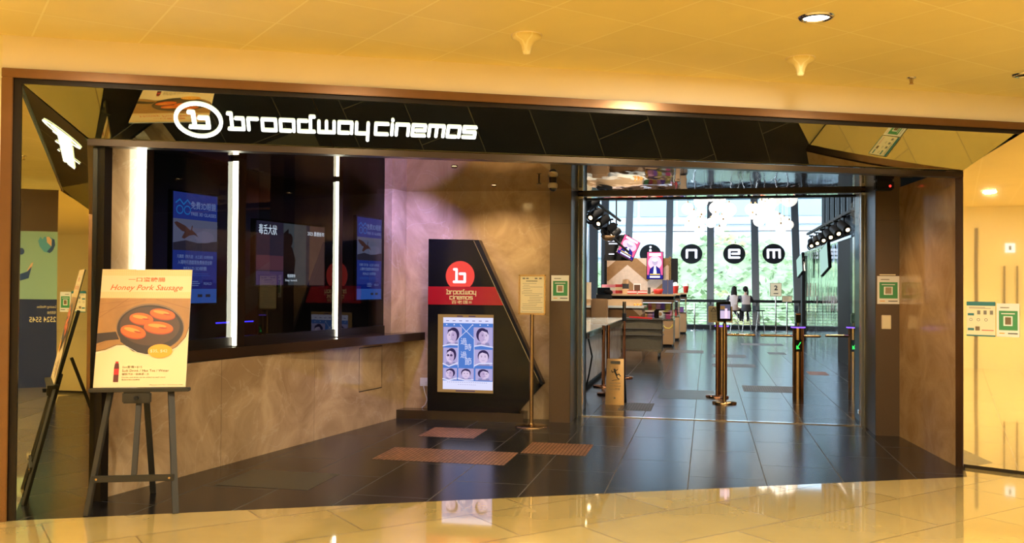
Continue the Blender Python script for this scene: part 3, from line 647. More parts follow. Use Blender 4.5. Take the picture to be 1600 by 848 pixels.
# ------------------------------------------------------------------ pillars and alcove ceiling
b = MB(); b.box(-1.775, -1.535, 10.36, 11.6, 0, ZC, 'brown'); b.box(-1.535, -1.53, 10.37, 11.6, 0, ZC, 'greyclad'); b.box(-1.77, -1.535, 10.358, 10.36, 2.27, 2.273, 'dbronze')
struct(b.build('wall_pillar'), 'dark brown clad pillar left of the doorway', 'pillar')
b = MB(); b.box(1.74, 1.985, 10.28, 11.7, 0, ZC, 'brown'); b.box(1.735, 1.74, 10.29, 11.6, 0, ZC, 'greyclad'); b.box(1.74, 1.985, 10.278, 10.28, 2.27, 2.273, 'dbronze')
struct(b.build('wall_pillar'), 'dark brown clad pillar right of the doorway', 'pillar')
for x0, x1, k in ((-1.528, -1.47, 7), (1.69, 1.733, 8)):
    b = MB(); b.box(x0, x1, 10.92, 11.02, 0, 2.655, 'steel'); b.box(x0+.01, x1-.01, 10.915, 10.925, 0, 2.6, 'mullion')
    struct(b.build('trim_%d' % k), 'brushed steel jamb beside the %s pillar' % ('left' if x0 < 0 else 'right'), 'trim')
b = MB(); b.poly([(BL.x-.05, BL.y+.05, ZC), (-1.5, BL.y+.05+(2.85)*.4308, ZC), (-1.5, 10.96, ZC), (-4.3, 10.96, ZC)], 'mirror_ceiling')
struct(b.build('ceiling_alcove'), 'brown mirror ceiling above the ticket alcove', 'ceiling')
b = MB(); b.poly([(-1.5, 7.1, ZC), (2.3, 8.72, ZC), (2.3, 10.96, ZC), (-1.5, 10.96, ZC)], 'ripple'); b.poly([(-1.5, 10.96, ZC), (2.3, 10.96, ZC), (2.3, 11.6, ZC), (-1.5, 11.6, ZC)], 'ripple')
struct(b.build('ceiling_entrance'), 'rippled mirror steel ceiling over the doorway', 'ceiling')
b = bx(-1.53, 1.74, 10.92, 11.0, 2.635, ZC+.0, 'dbronze'); struct(b.build('trim_9'), 'black door track under the mirror ceiling', 'trim')
b = bx(-6, 5.2, 11.6, 11.75, ZC-.01, 6.6, 'blackm'); b.box(-6, -1.53, 11.6, 11.75, 0, ZC, 'blackm'); b.box(1.985, 5.2, 11.6, 11.75, 0, ZC, 'blackm')
struct(b.build('wall_front'), 'dark wall above the doorway inside the lobby', 'wall')
# void closure above alcove
b = MB(); b.poly([(-6, 5.3, 3.1), (5.2, 9.9, 3.1), (5.2, 11.7, 3.1), (-6, 11.7, 3.1)], 'blackm'); struct(b.build('ceiling_void'), 'black slab hidden above the alcove ceiling', 'ceiling')

# ceiling fittings of the mall
def downlight(x, y, z, r, lens, label, grp):
    t = empty('downlight', (x, y, z), 0, label, 'lamp', grp)
    b = MB(); b.lathe([(r*.86, -.002), (r*.9, -.014), (r*1.12, -.010), (r*1.2, -.001)], 'chrome' if r > .05 else 'brass', 32); b.build('rim', t)
    b = MB(); b.lathe([(.0001, -.004), (r*.87, -.004)], lens, 32); b.build('lens', t); return t
downlight(.63, 5.72, CEZ, .088, 'lamp', 'bright round downlight in the mall ceiling at upper right', None)
downlight(2.33, 7.55, CEZ, .07, 'blackm', 'unlit dark recessed fitting at the right end of the ceiling', None)
downlight(-2.33, 8.27, ZC, .028, 'lamp_small', 'small warm downlight in the alcove ceiling nearer the fascia', 'alcove downlights')
downlight(-2.33, 9.9, ZC, .028, 'lamp_small', 'small warm downlight in the alcove ceiling nearer the back wall', 'alcove downlights')
for x, y, lb in ((-1.15, 5.78, 'cream cone ceiling fixture left of the other, above the fascia'), (.635, 6.72, 'cream cone ceiling fixture at right behind the downlight')):
    t = empty('ceiling_cone', (x, y, CEZ), 0, lb, 'fixture', 'cone ceiling fixtures')
    b = MB(); b.lathe([(.095, 0), (.098, -.02), (.085, -.03), (.05, -.045), (.034, -.075), (.026, -.11), (.022, -.125), (.0001, -.13)], 'ceil', 28); b.build('cone', t)
    b = MB(); b.lathe([(.102, -.0005), (.102, -.006), (.094, -.006)], 'bulk', 28); b.build('rim', t)
t = empty('sprinkler', (1.526, 7.5, CEZ), 0, 'small metal fire sprinkler head in the mall ceiling', 'sprinkler')
b = MB(); b.lathe([(.035, 0), (.035, -.006), (.012, -.01)], 'chrome', 16); b.build('flange', t)
b = MB(); b.cyl((0, 0, -.01), (0, 0, -.05), .006, 'brass', 8); b.cyl((0, 0, -.05), (0, 0, -.053), .018, 'brass', 12); b.cyl((-.012, 0, -.012), (-.008, 0, -.05), .003, 'brass', 6); b.cyl((.012, 0, -.012), (.008, 0, -.05), .003, 'brass', 6); b.build('head', t)
t = empty('sprinkler', (-1.72, 9.35, ZC), 0, 'small sprinkler head in the alcove ceiling near the dome camera', 'sprinkler')
b = MB(); b.cyl((0, 0, 0), (0, 0, -.05), .008, 'bronze', 8); b.cyl((0, 0, -.05), (0, 0, -.054), .025, 'bronze', 12); b.build('head', t)
t = empty('dome_camera', (-1.60, 9.50, ZC), 0, 'cream dome security camera under the alcove ceiling by the pillar', 'camera')
b = MB(); b.cyl((0, 0, 0), (0, 0, -.03), .04, 'bronze', 20); b.lathe([(.04, -.03), (.052, -.045), (.052, -.075), (.042, -.085)], 'cctv', 24); b.build('housing', t)
b = MB(); b.sph((0, 0, -.083), .040, 'dome', 20, 10); b.build('dome', t)
t = empty('motion_sensor', (1.79, 10.1, ZC), 0, 'black sensor box with red light above the right pillar', 'sensor')
bx(-.09, .09, -.05, .08, -.10, 0, 'blackm', .015).build('housing', t); b = MB(); b.sph((.05, -.052, -.06), .012, 'redlight', 10, 8); b.build('indicator', t)

# ------------------------------------------------------------------ easel with poster
es = empty('easel', (-3.78, 5.50, 0), R(20.6), 'charcoal wooden easel standing at the left edge of the entrance', 'easel')
LN = .23
def ey(z): return LN*z
def leg(p, q, w, name):
    a = Vector(p); c_ = Vector(q); d = (c_-a); L_ = d.length
    mt = Matrix.Translation(a) @ d.to_track_quat('Z', 'Y').to_matrix().to_4x4()
    b = MB(); b.box(-w/2, w/2, -.012, .012, 0, L_, 'easel', .003, mt); return b.build(name, es)
leg((-.285, 0, 0), (-.185, ey(.90)+.015, .90), .042, 'leg'); leg((.285, 0, 0), (.195, ey(.90)+.015, .90), .042, 'leg')
leg((-.01, .66, 0), (-.002, ey(1.0)+.07, 1.0), .04, 'rear_leg'); leg((0, ey(.23)+.0, .23), (-.008, ey(1.35)+.035, 1.35), .036, 'mast')
b = MB(); z = .235; b.box(-.265, .265, ey(z)-.022, ey(z)-.002, z-.022, z+.022, 'easel', .003)
b.cyl((-.235, ey(z)-.022, z), (-.235, ey(z)-.028, z), .008, 'brass', 10); b.cyl((.235, ey(z)-.022, z), (.235, ey(z)-.028, z), .008, 'brass', 10); b.build('crossbar', es)
z = .818; bx(-.325, .335, ey(z)-.055, ey(z)+.02, z-.012, z+.012, 'easel', .003).build('tray', es)
b = MB(); b.box(-.105, .085, ey(.77)-.04, ey(.77)-.012, .728, .805, 'easel', .008); b.build('clamp_block', es); b = MB(); b.cyl((-.008, ey(.77)-.04, .765), (-.008, ey(.77)-.065, .765), .014, 'blackm', 14); b.build('knob', es)
bx(-.32, -.28, ey(1.25)+.012, ey(1.25)+.03, .83, 1.6, 'easel', 0).build('side_rail', es) if False else None
# the poster board
sz = .822; hh = 1.652-sz; sl = math.atan(LN)
pr = empty('menu_poster', (0, 0, 0), R(20.6), 'orange Honey Pork Sausage poster board resting on the easel', 'poster')
Rm = Matrix.Rotation(R(20.6), 4, 'Z')
pr.location = Vector((-3.78, 5.50, 0))+(Rm @ Vector((0, ey(sz)-.012, sz+.012)))
PW = .61; PH = (hh-.012)/math.cos(sl)
tl = lambda x, z, o: (x, z*math.sin(sl)-o*math.cos(sl)-.0, z*math.cos(sl)+o*math.sin(sl))
b = MB(); q = [(-PW/2, 0), (PW/2, 0), (PW/2, PH), (-PW/2, PH)]
vf = [tl(x, z, 0) for x, z in q]; vk = [tl(x, z, -.008) for x, z in q]
b.add(vf+vk, [(0, 1, 2, 3), (7, 6, 5, 4)]+[(i, 4+i, 4+(i+1) % 4, (i+1) % 4) for i in range(4)], 'paper2'); b.build('board', pr)
c = Card(tl, .0005); X = lambda u: -PW/2+u*PW; Z = lambda v: PH*(1-v)
# layout measured on the poster: u across, v down
def U(pts): return [(X(a), Z(d)) for a, d in pts]
c.P(U([(0, 0), (1, 0), (1, 1), (0, 1)]), 'poster_cream2', 1)
c.P(U([(0, 0), (1, 0), (1, .25), (0, .25)]), 'poster_cream', 2); c.P(U([(0, .055), (1, .055), (1, .195), (0, .195)]), 'poster_cream2', 3)
for k in range(40):
    for r_ in (.012, .030, .046, .205, .222, .238): c.ell(X((k+.5+(.5 if int(r_*1000) % 2 else 0))/41), Z(r_), .0028, .0028, 'poster_cream2', 4, 6)
c.P(U([(0, .25), (1, .25), (1, .50), (.97, .58), (.88, .66), (.75, .715), (.6, .725), (.45, .695), (.33, .645), (.22, .645), (.1, .685), (0, .70)]), 'wood_print', 4)
for k in range(6): c.stroke(U([(0, .30+k*.075), (.5, .26+k*.01), ]), .002, 'wood_print2', 5) if k < 2 else None
c.stroke(U([(0, .42), (.32, .25)]), .003, 'wood_print2', 5); c.stroke(U([(.0, .66), (.25, .55)]), .003, 'wood_print2', 5); c.stroke(U([(.62, .26), (1, .34)]), .003, 'wood_print2', 5)
c.P(U([(0, .55), (.2, .535), (.24, .60), (.1, .61), (0, .635)]), 'pan', 6)
cxp, czp = X(.575), Z(.50)
c.ell(cxp, czp, PW*.375, PH*.205, 'pan3', 6, 48, rot=R(-3)); c.ell(cxp, czp-.004, PW*.365, PH*.195, 'pan', 7, 48, rot=R(-3)); c.ell(cxp-.004, czp+.010, PW*.33, PH*.165, 'pan2', 8, 48, rot=R(-3))
c.P(U([(.22, .5), (.26, .62), (.4, .70), (.55, .725), (.7, .71), (.55, .69), (.4, .66), (.28, .58)]), 'pan', 8)
for (u_, v_, a_, w2, h2) in [(.47, .425, -8, .135, .050), (.70, .385, -10, .145, .045), (.39, .535, -14, .145, .055), (.665, .50, -6, .165, .052)]:
    x_, z_ = X(u_), Z(v_); ra = R(a_)
    c.ell(x_, z_-.006, w2*PW, h2*PH, 'sausage3', 9, 28, rot=ra); c.ell(x_, z_, w2*PW*.98, h2*PH*.95, 'sausage', 10, 28, rot=ra)
    c.ell(x_-.01, z_+.012, w2*PW*.62, h2*PH*.30, 'sausage2', 11, 20, rot=ra); c.ell(x_+.03, z_-.004, w2*PW*.30, h2*PH*.12, 'sausage3', 12, 14, rot=ra)
c.stroke(U([(0, .70), (.1, .685), (.22, .645), (.33, .645), (.45, .695), (.6, .725), (.75, .715), (.88, .66), (.97, .58), (1, .50)]), .0035, 'pan', 9)
c.stroke(U([(0, .715), (.1, .70), (.22, .66), (.33, .66), (.45, .71), (.6, .74), (.75, .73), (.88, .675), (.97, .60), (1, .53)]), .003, 'paper2', 9)
c.ell(X(.70), Z(.70), PW*.135, PH*.058, 'badge', 13, 32); c.text('$35, $42', X(.685), Z(.715), .024, 'paper', w=.115, l=14)
c.text('一口蜜糖腸', X(.5), Z(.108), .033, 'orange_ink', w=.25, bold=.01, l=5); c.text('Honey Pork Sausage', X(.505), Z(.195), .052, 'orange_ink', w=.49, shear=.35, bold=.006, l=6)
c.P(U([(.218, .80), (.258, .80), (.265, .84), (.265, .955), (.21, .955), (.21, .84)]), 'cola', 5); c.P(U([(.212, .845), (.264, .845), (.264, .895), (.212, .895)]), 'cola_red', 6); c.P(U([(.222, .785), (.254, .785), (.254, .80), (.222, .80)]), 'cola_red', 6)
c.text('Set套餐+$15', X(.30), Z(.842), .018, 'tan', w=.13, align='l', l=5); c.text('Soft Drink / Hot Tea / Water', X(.30), Z(.872), .017, 'tan', w=.31, align='l', l=5)
c.text('罐裝汽水 / 熱檸茶 / 水', X(.30), Z(.900), .016, 'tan', w=.18, align='l', l=5); c.text('Combo and drink can be added on each snack', X(.30), Z(.922), .009, 'tan', w=.29, align='l', l=5); c.text('飲品可按口味轉換', X(.30), Z(.942), .009, 'tan', w=.12, align='l', l=5)
c.text('Photos are for reference only', X(.97), Z(.985), .007, 'tan', w=.22, align='r', l=5)
c.build('poster_print', pr)

# ------------------------------------------------------------------ notice stand by the kiosk
ns = empty('notice_stand', (-1.905, 9.98, 0), R(-4), 'satin steel notice stand with paper frame in front of the kiosk', 'stand')
b = MB(); b.lathe([(.0001, .022), (.04, .022), (.05, .018), (.175, .012), (.182, .004), (.182, 0)], 'brass', 40); b.build('base', ns)
b = MB(); b.cyl((0, 0, .02), (0, 0, 1.24), .022, 'brass', 20); b.lathe([(.022, .02), (.034, .022), (.03, .035), (.022, .04)], 'brass', 20); b.build('pole', ns)
b = MB(); z0, z1, x0, x1 = 1.235, 1.68, -.155, .155
for (a, d_, e_, f_) in ((x0, x1, z0, z0+.02), (x0, x1, z1-.02, z1), (x0, x0+.02, z0, z1), (x1-.02, x1, z0, z1)): b.box(a, d_, -.012, .012, e_, f_, 'brass', .004)
b.build('sign_frame', ns)
c = Card(step=.0006); c.map = lambda x, z, o: (x, -.004-o, z)
c.rect(x0+.015, x1-.015, z0+.015, z1-.015, 'paper', 1); 
for q in (-.11, -.07, .03, .08): c.rect(q, q+.03, z1-.05, z1-.035, 'grey_ink', 2)
c.rect(-.07, .06, z1-.075, z1-.068, 'ink', 2)
for k, (a, d_) in enumerate([(-.11, .05), (-.10, -.03), (-.11, .12), (-.11, -.02), (-.1, .0), (-.12, .0), (-.12, .12), (-.09, .08), (-.03, .12), (-.03, .1), (-.05, .1), (-.04, .12), (-.11, .06), (-.11, .05), (-.12, .12), (-.11, .11)]):
    c.rect(a, d_, z1-.10-k*.019, z1-.0965-k*.019, 'grey_ink', 2)
c.rect(-.12, .12, z0+.03, z0+.034, 'grey_ink', 2)
c.build('notice', ns)
# notices on pillars and panels
def health_poster(name, loc, rot, w, h, label, w2=None):
    c = Card(step=.0006); c.rect(0, w, 0, h, 'paper2', 1, .001); c.rect(.10*w, .92*w, .2*h, .78*h, 'green', 4); c.rect(.30*w, .70*w, .33*h, .62*h, 'paper2', 6); c.rect(.37*w, .64*w, .37*h, .59*h, 'tan', 7)
    c.rect(.16*w, .55*w, .86*h, .89*h, 'grey_ink', 5); c.rect(.12*w, .35*w, .09*h, .12*h, 'badge', 5); c.rect(.5*w, .92*w, .09*h, .12*h, 'ink', 5); c.rect(.2*w, .8*w, .68*h, .71*h, 'paper2', 6)
    return tag(c.build(name, loc=loc, rot=rot), label, 'poster')
health_poster('notice', (-1.755, 10.357, 1.386), 0, .205, .292, 'green and white notice taped on the left brown pillar')
health_poster('notice', (1.752, 10.277, 1.388), 0, .22, .295, 'green and white notice taped on the right brown pillar')
c = Card(); c.rect(0, .16, 0, .012, 'paper', 1, .003); tag(c.build('tape_strip', loc=(1.775, 10.277, 1.69), rot=0), 'strip of cream tape above the notice on the right pillar', 'tape')
b = MB(); b.box(0, .095, -.012, 0, 0, .147, 'cctv', .004); b.box(.012, .083, -.014, -.012, .012, .135, 'paper'); tag(b.build('access_switch', loc=(1.795, 10.279, 1.124)), 'cream wall switch plate on the right brown pillar', 'switch')
rrot = math.atan2(-.49, .871)
def onr(s, z): return (2.178+.871*s+.49*-.004, 8.635-.49*s-.871*.004, z)
health_poster('notice', onr(.268, 1.148), rrot, .175, .283, 'green square notice on the gold mirror panel, the right-hand one')
c = Card(); w, h = .228, .298
c.rect(0, w, 0, h, 'paper', 1, .001); c.rect(0, w, h-.035, h, 'tealp', 4); c.rect(.01, .06, h-.12, h-.10, 'tealp', 4); c.rect(.01, .06, .05, .07, 'tealp', 4)
for k in range(3):
    c.rect(.085+k*.05, .11+k*.05, h-.11, h-.075, 'grey_ink', 4); c.ring(.035+k*.06, h-.155, .013, .013, .004, 'grey_ink', 4, n=14)
c.rect(.07, .105, .05, .085, 'tan', 4); c.rect(.12, .215, .05, .056, 'cola_red', 4); c.rect(0, w, 0, .012, 'tealp', 4)
c.lines(.02, .2, h-.06, h-.045, 2, .004, 'grey_ink', 4)
tag(c.build('notice', loc=onr(.03, 1.145), rot=rrot), 'printed cream instruction notice on the gold mirror panel', 'poster')
# hoarding seen in the left mirror
hd = empty('hoarding', (3.35, 8.72, 0), math.atan2(math.cos(R(157)), math.sin(R(157)))+0, 'sea green and navy leasing hoarding to the right of the cinema front', 'hoarding')
bx(0, 2.2, 0, .06, 1.31, 2.32, 'sea').build('upper_panel', hd); bx(0, 2.2, 0, .06, 0, 1.31, 'navy').build('lower_panel', hd); bx(0, 2.2, 0, .06, 2.32, 2.95, 'brown').build('top_panel', hd)
c = Card(); c.text('Leasing Hotline', .03, 1.17, .05, 'paper', w=.26, align='l', l=2); c.text('租務熱線', .03, 1.09, .045, 'paper', w=.12, align='l', l=2); c.text('2524 5545', .03, .97, .08, 'paper', w=.36, align='l', l=2, bold=.01); c.build('lettering', hd)
c = Card(); 
c.P([(.05, 2.12), (.06, 2.2), (.12, 2.24), (.2, 2.24), (.22, 2.2), (.25, 2.24), (.28, 2.18), (.26, 2.1), (.2, 2.02), (.12, 2.0), (.08, 2.04)], 'skyart', 2); c.P([(.05, 2.12), (.06, 2.2), (.09, 2.22), (.1, 2.1), (.16, 2.02), (.12, 2.0), (.08, 2.04)], 'blueart', 3)
c.P([(.10, 2.10), (.16, 2.16), (.17, 2.24), (.13, 2.24), (.1, 2.2)], 'peach', 3)
c.P([(.34, 1.86), (.37, 1.84), (.42, 1.74), (.40, 1.70), (.36, 1.78)], 'peach', 3); c.P([(.36, 1.8), (.42, 1.72), (.52, 1.68), (.52, 1.58), (.40, 1.62)], 'blueart', 4)
c.ell(.50, 2.02, .04, .05, 'blueart', 3); c.build('artwork', hd)

# ------------------------------------------------------------------ lobby shell
ZL = 7.2
b = bx(-6, 5.2, 11.6, 42, ZL, ZL+.1, 'blackm'); struct(b.build('ceiling_lobby'), 'dark high ceiling of the cinema lobby', 'ceiling')
YW = 35.5; TN = math.tan(R(21))
def wy(z): return YW+TN*z
# leaning window wall
wf = MB()
mx_ = [-4.6, -3.1, -1.5, .1, 1.78, 3.3, 4.9]
for x in mx_:
    wdt = .27
    vs = [(x-wdt/2, wy(0)-.15, 0), (x+wdt/2, wy(0)-.15, 0), (x+wdt/2, wy(0)+.1, 0), (x-wdt/2, wy(0)+.1, 0), (x-wdt/2, wy(ZL)-.15, ZL), (x+wdt/2, wy(ZL)-.15, ZL), (x+wdt/2, wy(ZL)+.1, ZL), (x-wdt/2, wy(ZL)+.1, ZL)]
    wf.add(vs, [(0, 1, 5, 4), (1, 2, 6, 5), (2, 3, 7, 6), (3, 0, 4, 7), (0, 3, 2, 1), (4, 5, 6, 7)], 'mullion')
for z in (.02, 3.75, 5.05): wf.box(-4.6, 5.2, wy(z)-.02, wy(z)+.02, z, z+(.12 if z < 1 else .03), 'mullion')
wo = wf.build('window_4'); struct(wo, 'tall leaning window wall at the far end of the lobby', 'window')
for a, d_ in zip(mx_, mx_[1:]):
    b = MB(); b.quad((a+.13, wy(0), 0), (d_-.13, wy(0), 0), (d_-.13, wy(ZL), ZL), (a+.13, wy(ZL), ZL), 'pane'); b.build('pane', wo)
# window letters
def winmap(x0, z0): 
    ca, sa = math.cos(R(21)), math.sin(R(21))
    return lambda x, z, o: (x, z*sa-o*ca, z*ca+o*sa)
for ch, x, lb in (('i', -2.23, 'i'), ('n', -.63, 'n'), ('e', 1.0, 'e'), ('m', 2.48, 'm')):
    z0 = 2.86; t = empty('window_letter', (x, wy(z0)-.03, z0), 0, 'black disc with a white letter %s on the far window' % lb, 'sign', 'lettered discs on the window')
    c = Card(winmap(0, 0), .006); c.ell(0, 0, .42, .42, 'blackm', 1, 40, depth=.005); c.build('disc', t)
    c = Card(winmap(0, 0), .006); st_, W_ = GL[ch]; sc_ = .32
    for pl in st_: c.stroke([((a-W_/2)*sc_, (b_-.5)*sc_) for a, b_ in pl], .095, 'cool', 3)  # glow stands in for daylight coming through the cut-out letter
    c.build('letter', t)
# side walls
b = bx(-6.1, -6.0, 11.6, 24.2, 0, ZL, 'booth_dark'); b.box(-6.0, -4.0, 24.1, 24.2, 0, ZL, 'booth_dark'); b.box(-4.1, -3.98, 24.2, 38, 0, .5, 'greyclad'); struct(b.build('wall_lobby_left'), 'dark left wall of the lobby', 'wall')
b = bx(5.2, 5.3, 11.6, 40, 0, ZL, 'booth_dark'); struct(b.build('wall_lobby_right'), 'dark right wall of the lobby', 'wall')
b = MB(); b.quad((-4.04, 24.2, .5), (-4.04, 37.8, .5), (-4.04, 37.8, ZL), (-4.04, 24.2, ZL), 'pane')
struct(b.build('window_5'), 'pale side glazing along the left of the lobby', 'window')
ys = [16, 19, 22, 25, 28, 31.4, 35.0]
for i, y in enumerate(ys):
    b = bx(-4.0, -3.75, y, y+.45, .95, 6.5, 'blackm'); struct(b.build('trim_%d' % (10+i)), 'black vertical fin on the left side glazing', 'trim')
for i in range(9):
    y = 24.5+i*1.25; b = MB(); b.box(4.1, 4.6, y, y+.75, 2.7, 6.8, 'blackm'); b.box(4.09, 4.11, y+.75, y+.80, 2.7, 6.8, 'steel')
    struct(b.build('trim_%d' % (20+i)), 'black vertical fin high on the right side of the lobby', 'trim')
# right low block wall
b = MB(); b.box(2.78, 5.2, 20.9, 28.2, 0, 2.55, 'wallmirror'); struct(b.build('wall_mirror'), 'rippled mirror wall along the right of the lobby', 'wall')
b = bx(2.76, 5.2, 18.85, 20.9, 0, 2.55, 'blackm'); struct(b.build('wall_post'), 'dark post on the right lobby wall', 'wall')
b = bx(2.72, 5.2, 28.2, 28.6, 0, 2.5, 'blackm'); struct(b.build('wall_end'), 'black end post of the right lobby wall', 'wall')
M['chev_y'] = chevron('orange_chevron_wall', (.45, .17, .06), (.50, .33, .20), 8, 1.4, 1, .55)
b = bx(2.78, 5.2, 12.0, 18.6, 0, 2.55, 'chev_y'); b.box(2.76, 2.9, 18.6, 18.85, 0, 2.55, 'brass'); struct(b.build('wall_chevron'), 'orange and tan diagonal banded wall on the right', 'wall')
b = bx(2.74, 2.80, 18.9, 28.5, 2.55, 2.60, 'chrome'); struct(b.build('trim_30'), 'steel rail along the top of the right mirror wall', 'trim')
def spot(x, y, z, yawd, lab, grp, lit=True, sc_=1.0):
    t = empty('spotlight', (x, y, z), R(yawd), lab, 'spotlight', grp)
    b = MB(); b.cyl((0, .14*sc_, .05*sc_), (0, -.12*sc_, -.06*sc_), .075*sc_, 'blackm', 14); b.cyl((0, -.12*sc_, -.06*sc_), (0, -.16*sc_, -.077*sc_), .078*sc_, 'blackm', 14, .10*sc_, False); b.build('housing', t)
    b = MB(); b.tube([(0, .03, .02), (0, .03, .16*sc_)], .014*sc_, 'blackm', 8); b.box(-.05*sc_, .05*sc_, -.0, .06, .15*sc_, .18*sc_, 'blackm'); b.build('bracket', t)
    b = MB(); b.lathe([(.0001, 0), (.032*sc_, 0)], 'spotlens' if lit else 'blackm', 14); o = b.build('lens', t); o.location = (0, -.125*sc_, -.063*sc_); o.rotation_euler = (R(-66)-PI/2*0, 0, 0); return t
for i in range(7):
    y = 20.3+i*1.35; spot(3.0, y, 2.95-.012*i, 20-4*i, 'black spotlight on the rail above the right mirror wall', 'spotlights above the right wall', True, 1.35)
b = bx(2.96, 3.04, 19.4, 29.4, 3.18, 3.24, 'blackm'); tag(b.build('light_rail'), 'black lighting rail above the right mirror wall', 'rail')
for i, (y, z) in enumerate(((17.0, 3.02), (18.3, 3.22), (18.9, 3.05), (20.3, 3.02), (21.9, 2.95), (23.0, 2.9))):
    spot(-2.3, y, z, -25, 'black spotlight hanging at upper left inside the lobby', 'spotlights at the left of the lobby', i != 4, 1.3)
t = empty('uplight_bowl', (-2.3, 21.5, 2.62), 0, 'round bowl lamp hanging below the left spotlights', 'lamp')
b = MB(); b.lathe([(.0001, 0), (.08, .02), (.15, .08), (.17, .13), (.15, .13)], 'wood_mid', 20); b.build('bowl', t); b = MB(); b.cyl((0, 0, .1), (0, 0, .45), .012, 'blackm', 8); b.build('stem', t)
b = MB(); b.cyl((-2.3, 16.4, 3.32), (-2.3, 24.5, 3.32), .035, 'blackm', 8); b.cyl((-2.45, 21.0, 2.95), (-2.0, 23.6, 2.45), .03, 'blackm', 8); tag(b.build('light_rail'), 'black lighting rail and arm at the upper left of the lobby', 'rail')

# pendant globes
gl = [(1074.5, 326, 9.5), (1095, 314, 11.5), (1096, 331, 8), (1084, 335, 6.5), (1078, 341, 5), (1096, 341, 5), (1085, 350, 9), (1094, 347, 7), (1076, 353, 6.5), (1098, 356, 6), (1092, 363, 7), (1110, 309, 6), (1124, 312, 10), (1118, 325, 10), (1118, 339, 6.5), (1111, 348, 8), (1128, 341, 5.5), (1130, 349, 5.5), (1139, 328, 11.5), (1124, 361, 7), (1086, 307, 5),
      (1193, 309, 6.5), (1173, 327, 9), (1180, 326, 8), (1196, 330, 14), (1209, 340, 11), (1203, 321, 9), (1176, 338, 5), (1186, 345, 9), (1218, 307, 11), (1211, 314, 8), (1233, 310, 13), (1218, 343, 8), (1225, 346, 7), (1233, 351, 7), (1205, 352, 8), (1220, 358, 8), (1190, 318, 5)]
def rayY(px, py, Y):
    d = fw+rr*((px-800)/F)-uu*((py-424)/F); return Vector((0, 0, 1.55))+d*(Y/d.y)
placed = []
for k, (px, py, rp_) in enumerate(gl):
    for q in range(90):
        Y = 27.6+((q+1)//2)*.12*(1 if q % 2 else -1); p = rayY(px, py, Y); r_ = rp_*p.y/F*.97
        if all((p-a).length > r_+b_+.015 and (p.xy-a.xy).length > (b_ if a.z > p.z else r_)+.02 for a, b_ in placed): break
    placed.append((p, r_))
    side = 'left' if px < 1150 else 'right'; sz_ = 'large' if rp_ >= 9 else ('small' if rp_ <= 6 else 'medium')
    t = empty('pendant_globe', p, 0, '%s white glowing glass globe in the %s hanging cluster' % (sz_, side), 'lamp', '%s globes of the %s cluster' % (sz_, side))
    b = MB(); b.sph((0, 0, 0), r_, 'globe', 24, 14); b.build('globe', t)
    b = MB(); b.cyl((0, 0, r_*.98), (0, 0, ZL-p.z), .006, 'blackm', 6); b.cyl((0, 0, r_*.97), (0, 0, r_+.05), .025, 'brass', 10); b.build('cord', t)

# railing and window bar
rl = empty('railing', (0, 35.2, 0), 0, 'black bar-top railing with thin cables along the far window', 'railing')
bx(-2.6, 3.9, -.28, .02, 1.0, 1.10, 'blackm').build('bar_top', rl)
for x in (-1.5, .1, 1.78, 3.3): bx(x-.03, x+.03, -.06, 0, 0, 1.0, 'mullion').build('post', rl)
b = MB()
for i in range(8): b.cyl((-2.6, -.03, .16+i*.105), (3.9, -.03, .16+i*.105), .008, 'mullion', 6)
b.build('cables', rl)
bx(-2.8, 4.0, -.05, .12, 0, .14, 'blackm').build('base_rail', rl)
# ------------------------------------------------------------------ outside
b = bx(-60, 60, 38.7, 100, -4.2, -4.0, 'ground'); struct(b.build('floor_outside'), 'pale street outside below the window', 'ground')
fb = empty('office_building', (0, 78, -4), 0, 'pale white office building beyond the trees outside', 'building')
bx(-45, 45, 0, 6, 0, 34, 'facade').build('wall', fb)
b = MB()
for i in range(28):
    for j in range(5): b.box(-44+i*3.2, -44+i*3.2+2.9, -.12, 0, 11.5+j*4.6, 14.2+j*4.6, 'facade_glass')
b.build('windows', fb)['kind'] = 'stuff'
b = MB()
for j in range(9): b.box(-45, 45, -.2, 0, 8+j*2.8, 8.12+j*2.8, 'facade_line')
b.build('ledges', fb)
random.seed(3)
def hill(x, y): return -4+ (y-44)*.34 + .9*math.sin(x*.5+1)+.7*math.sin(x*.23+y*.4) + max(0, (x-2)*.10)
hb = MB()
for k in range(5200):
    x = random.uniform(-16, 18); y = random.uniform(44, 66); z = hill(x, y)+random.uniform(-.3, .55)
    s_ = random.uniform(.14, .42); n_ = Vector((random.uniform(-1, 1), random.uniform(-1.6, .2), random.uniform(-.2, 1))).normalized()
    a = n_.cross(Vector((0, 0, 1))).normalized(); d_ = n_.cross(a); a = a*s_; d_ = d_*s_*.6; p = Vector((x, y, z))
    hb.add([p-a, p-d_, p+a, p+d_], [(0, 1, 2, 3)], 'foliage_y' if (math.sin(x*1.1)+math.sin(y*.9+x*.3)) > 1.25 else 'foliage')
nx, ny = 40, 26
vs = [(-18+38*i/nx, 43+24*j/ny, hill(-18+38*i/nx, 43+24*j/ny)-.2) for j in range(ny+1) for i in range(nx+1)]
hb.add(vs, [(j*(nx+1)+i, j*(nx+1)+i+1, (j+1)*(nx+1)+i+1, (j+1)*(nx+1)+i) for j in range(ny) for i in range(nx)], 'foliage', True)
tag(hb.build('shrubbery', ), 'bank of bright green shrubs outside the far window', 'plants', kind='stuff')
b = MB(); 
for k in range(5): b.box(2.3+k*.9, 3.0+k*.9, 0, .12, 0, .5, 'orange_b', .03)
tag(b.build('road_barrier', loc=(-.4, 42.3, -.898)), 'orange road barrier outside below the window', 'barrier')
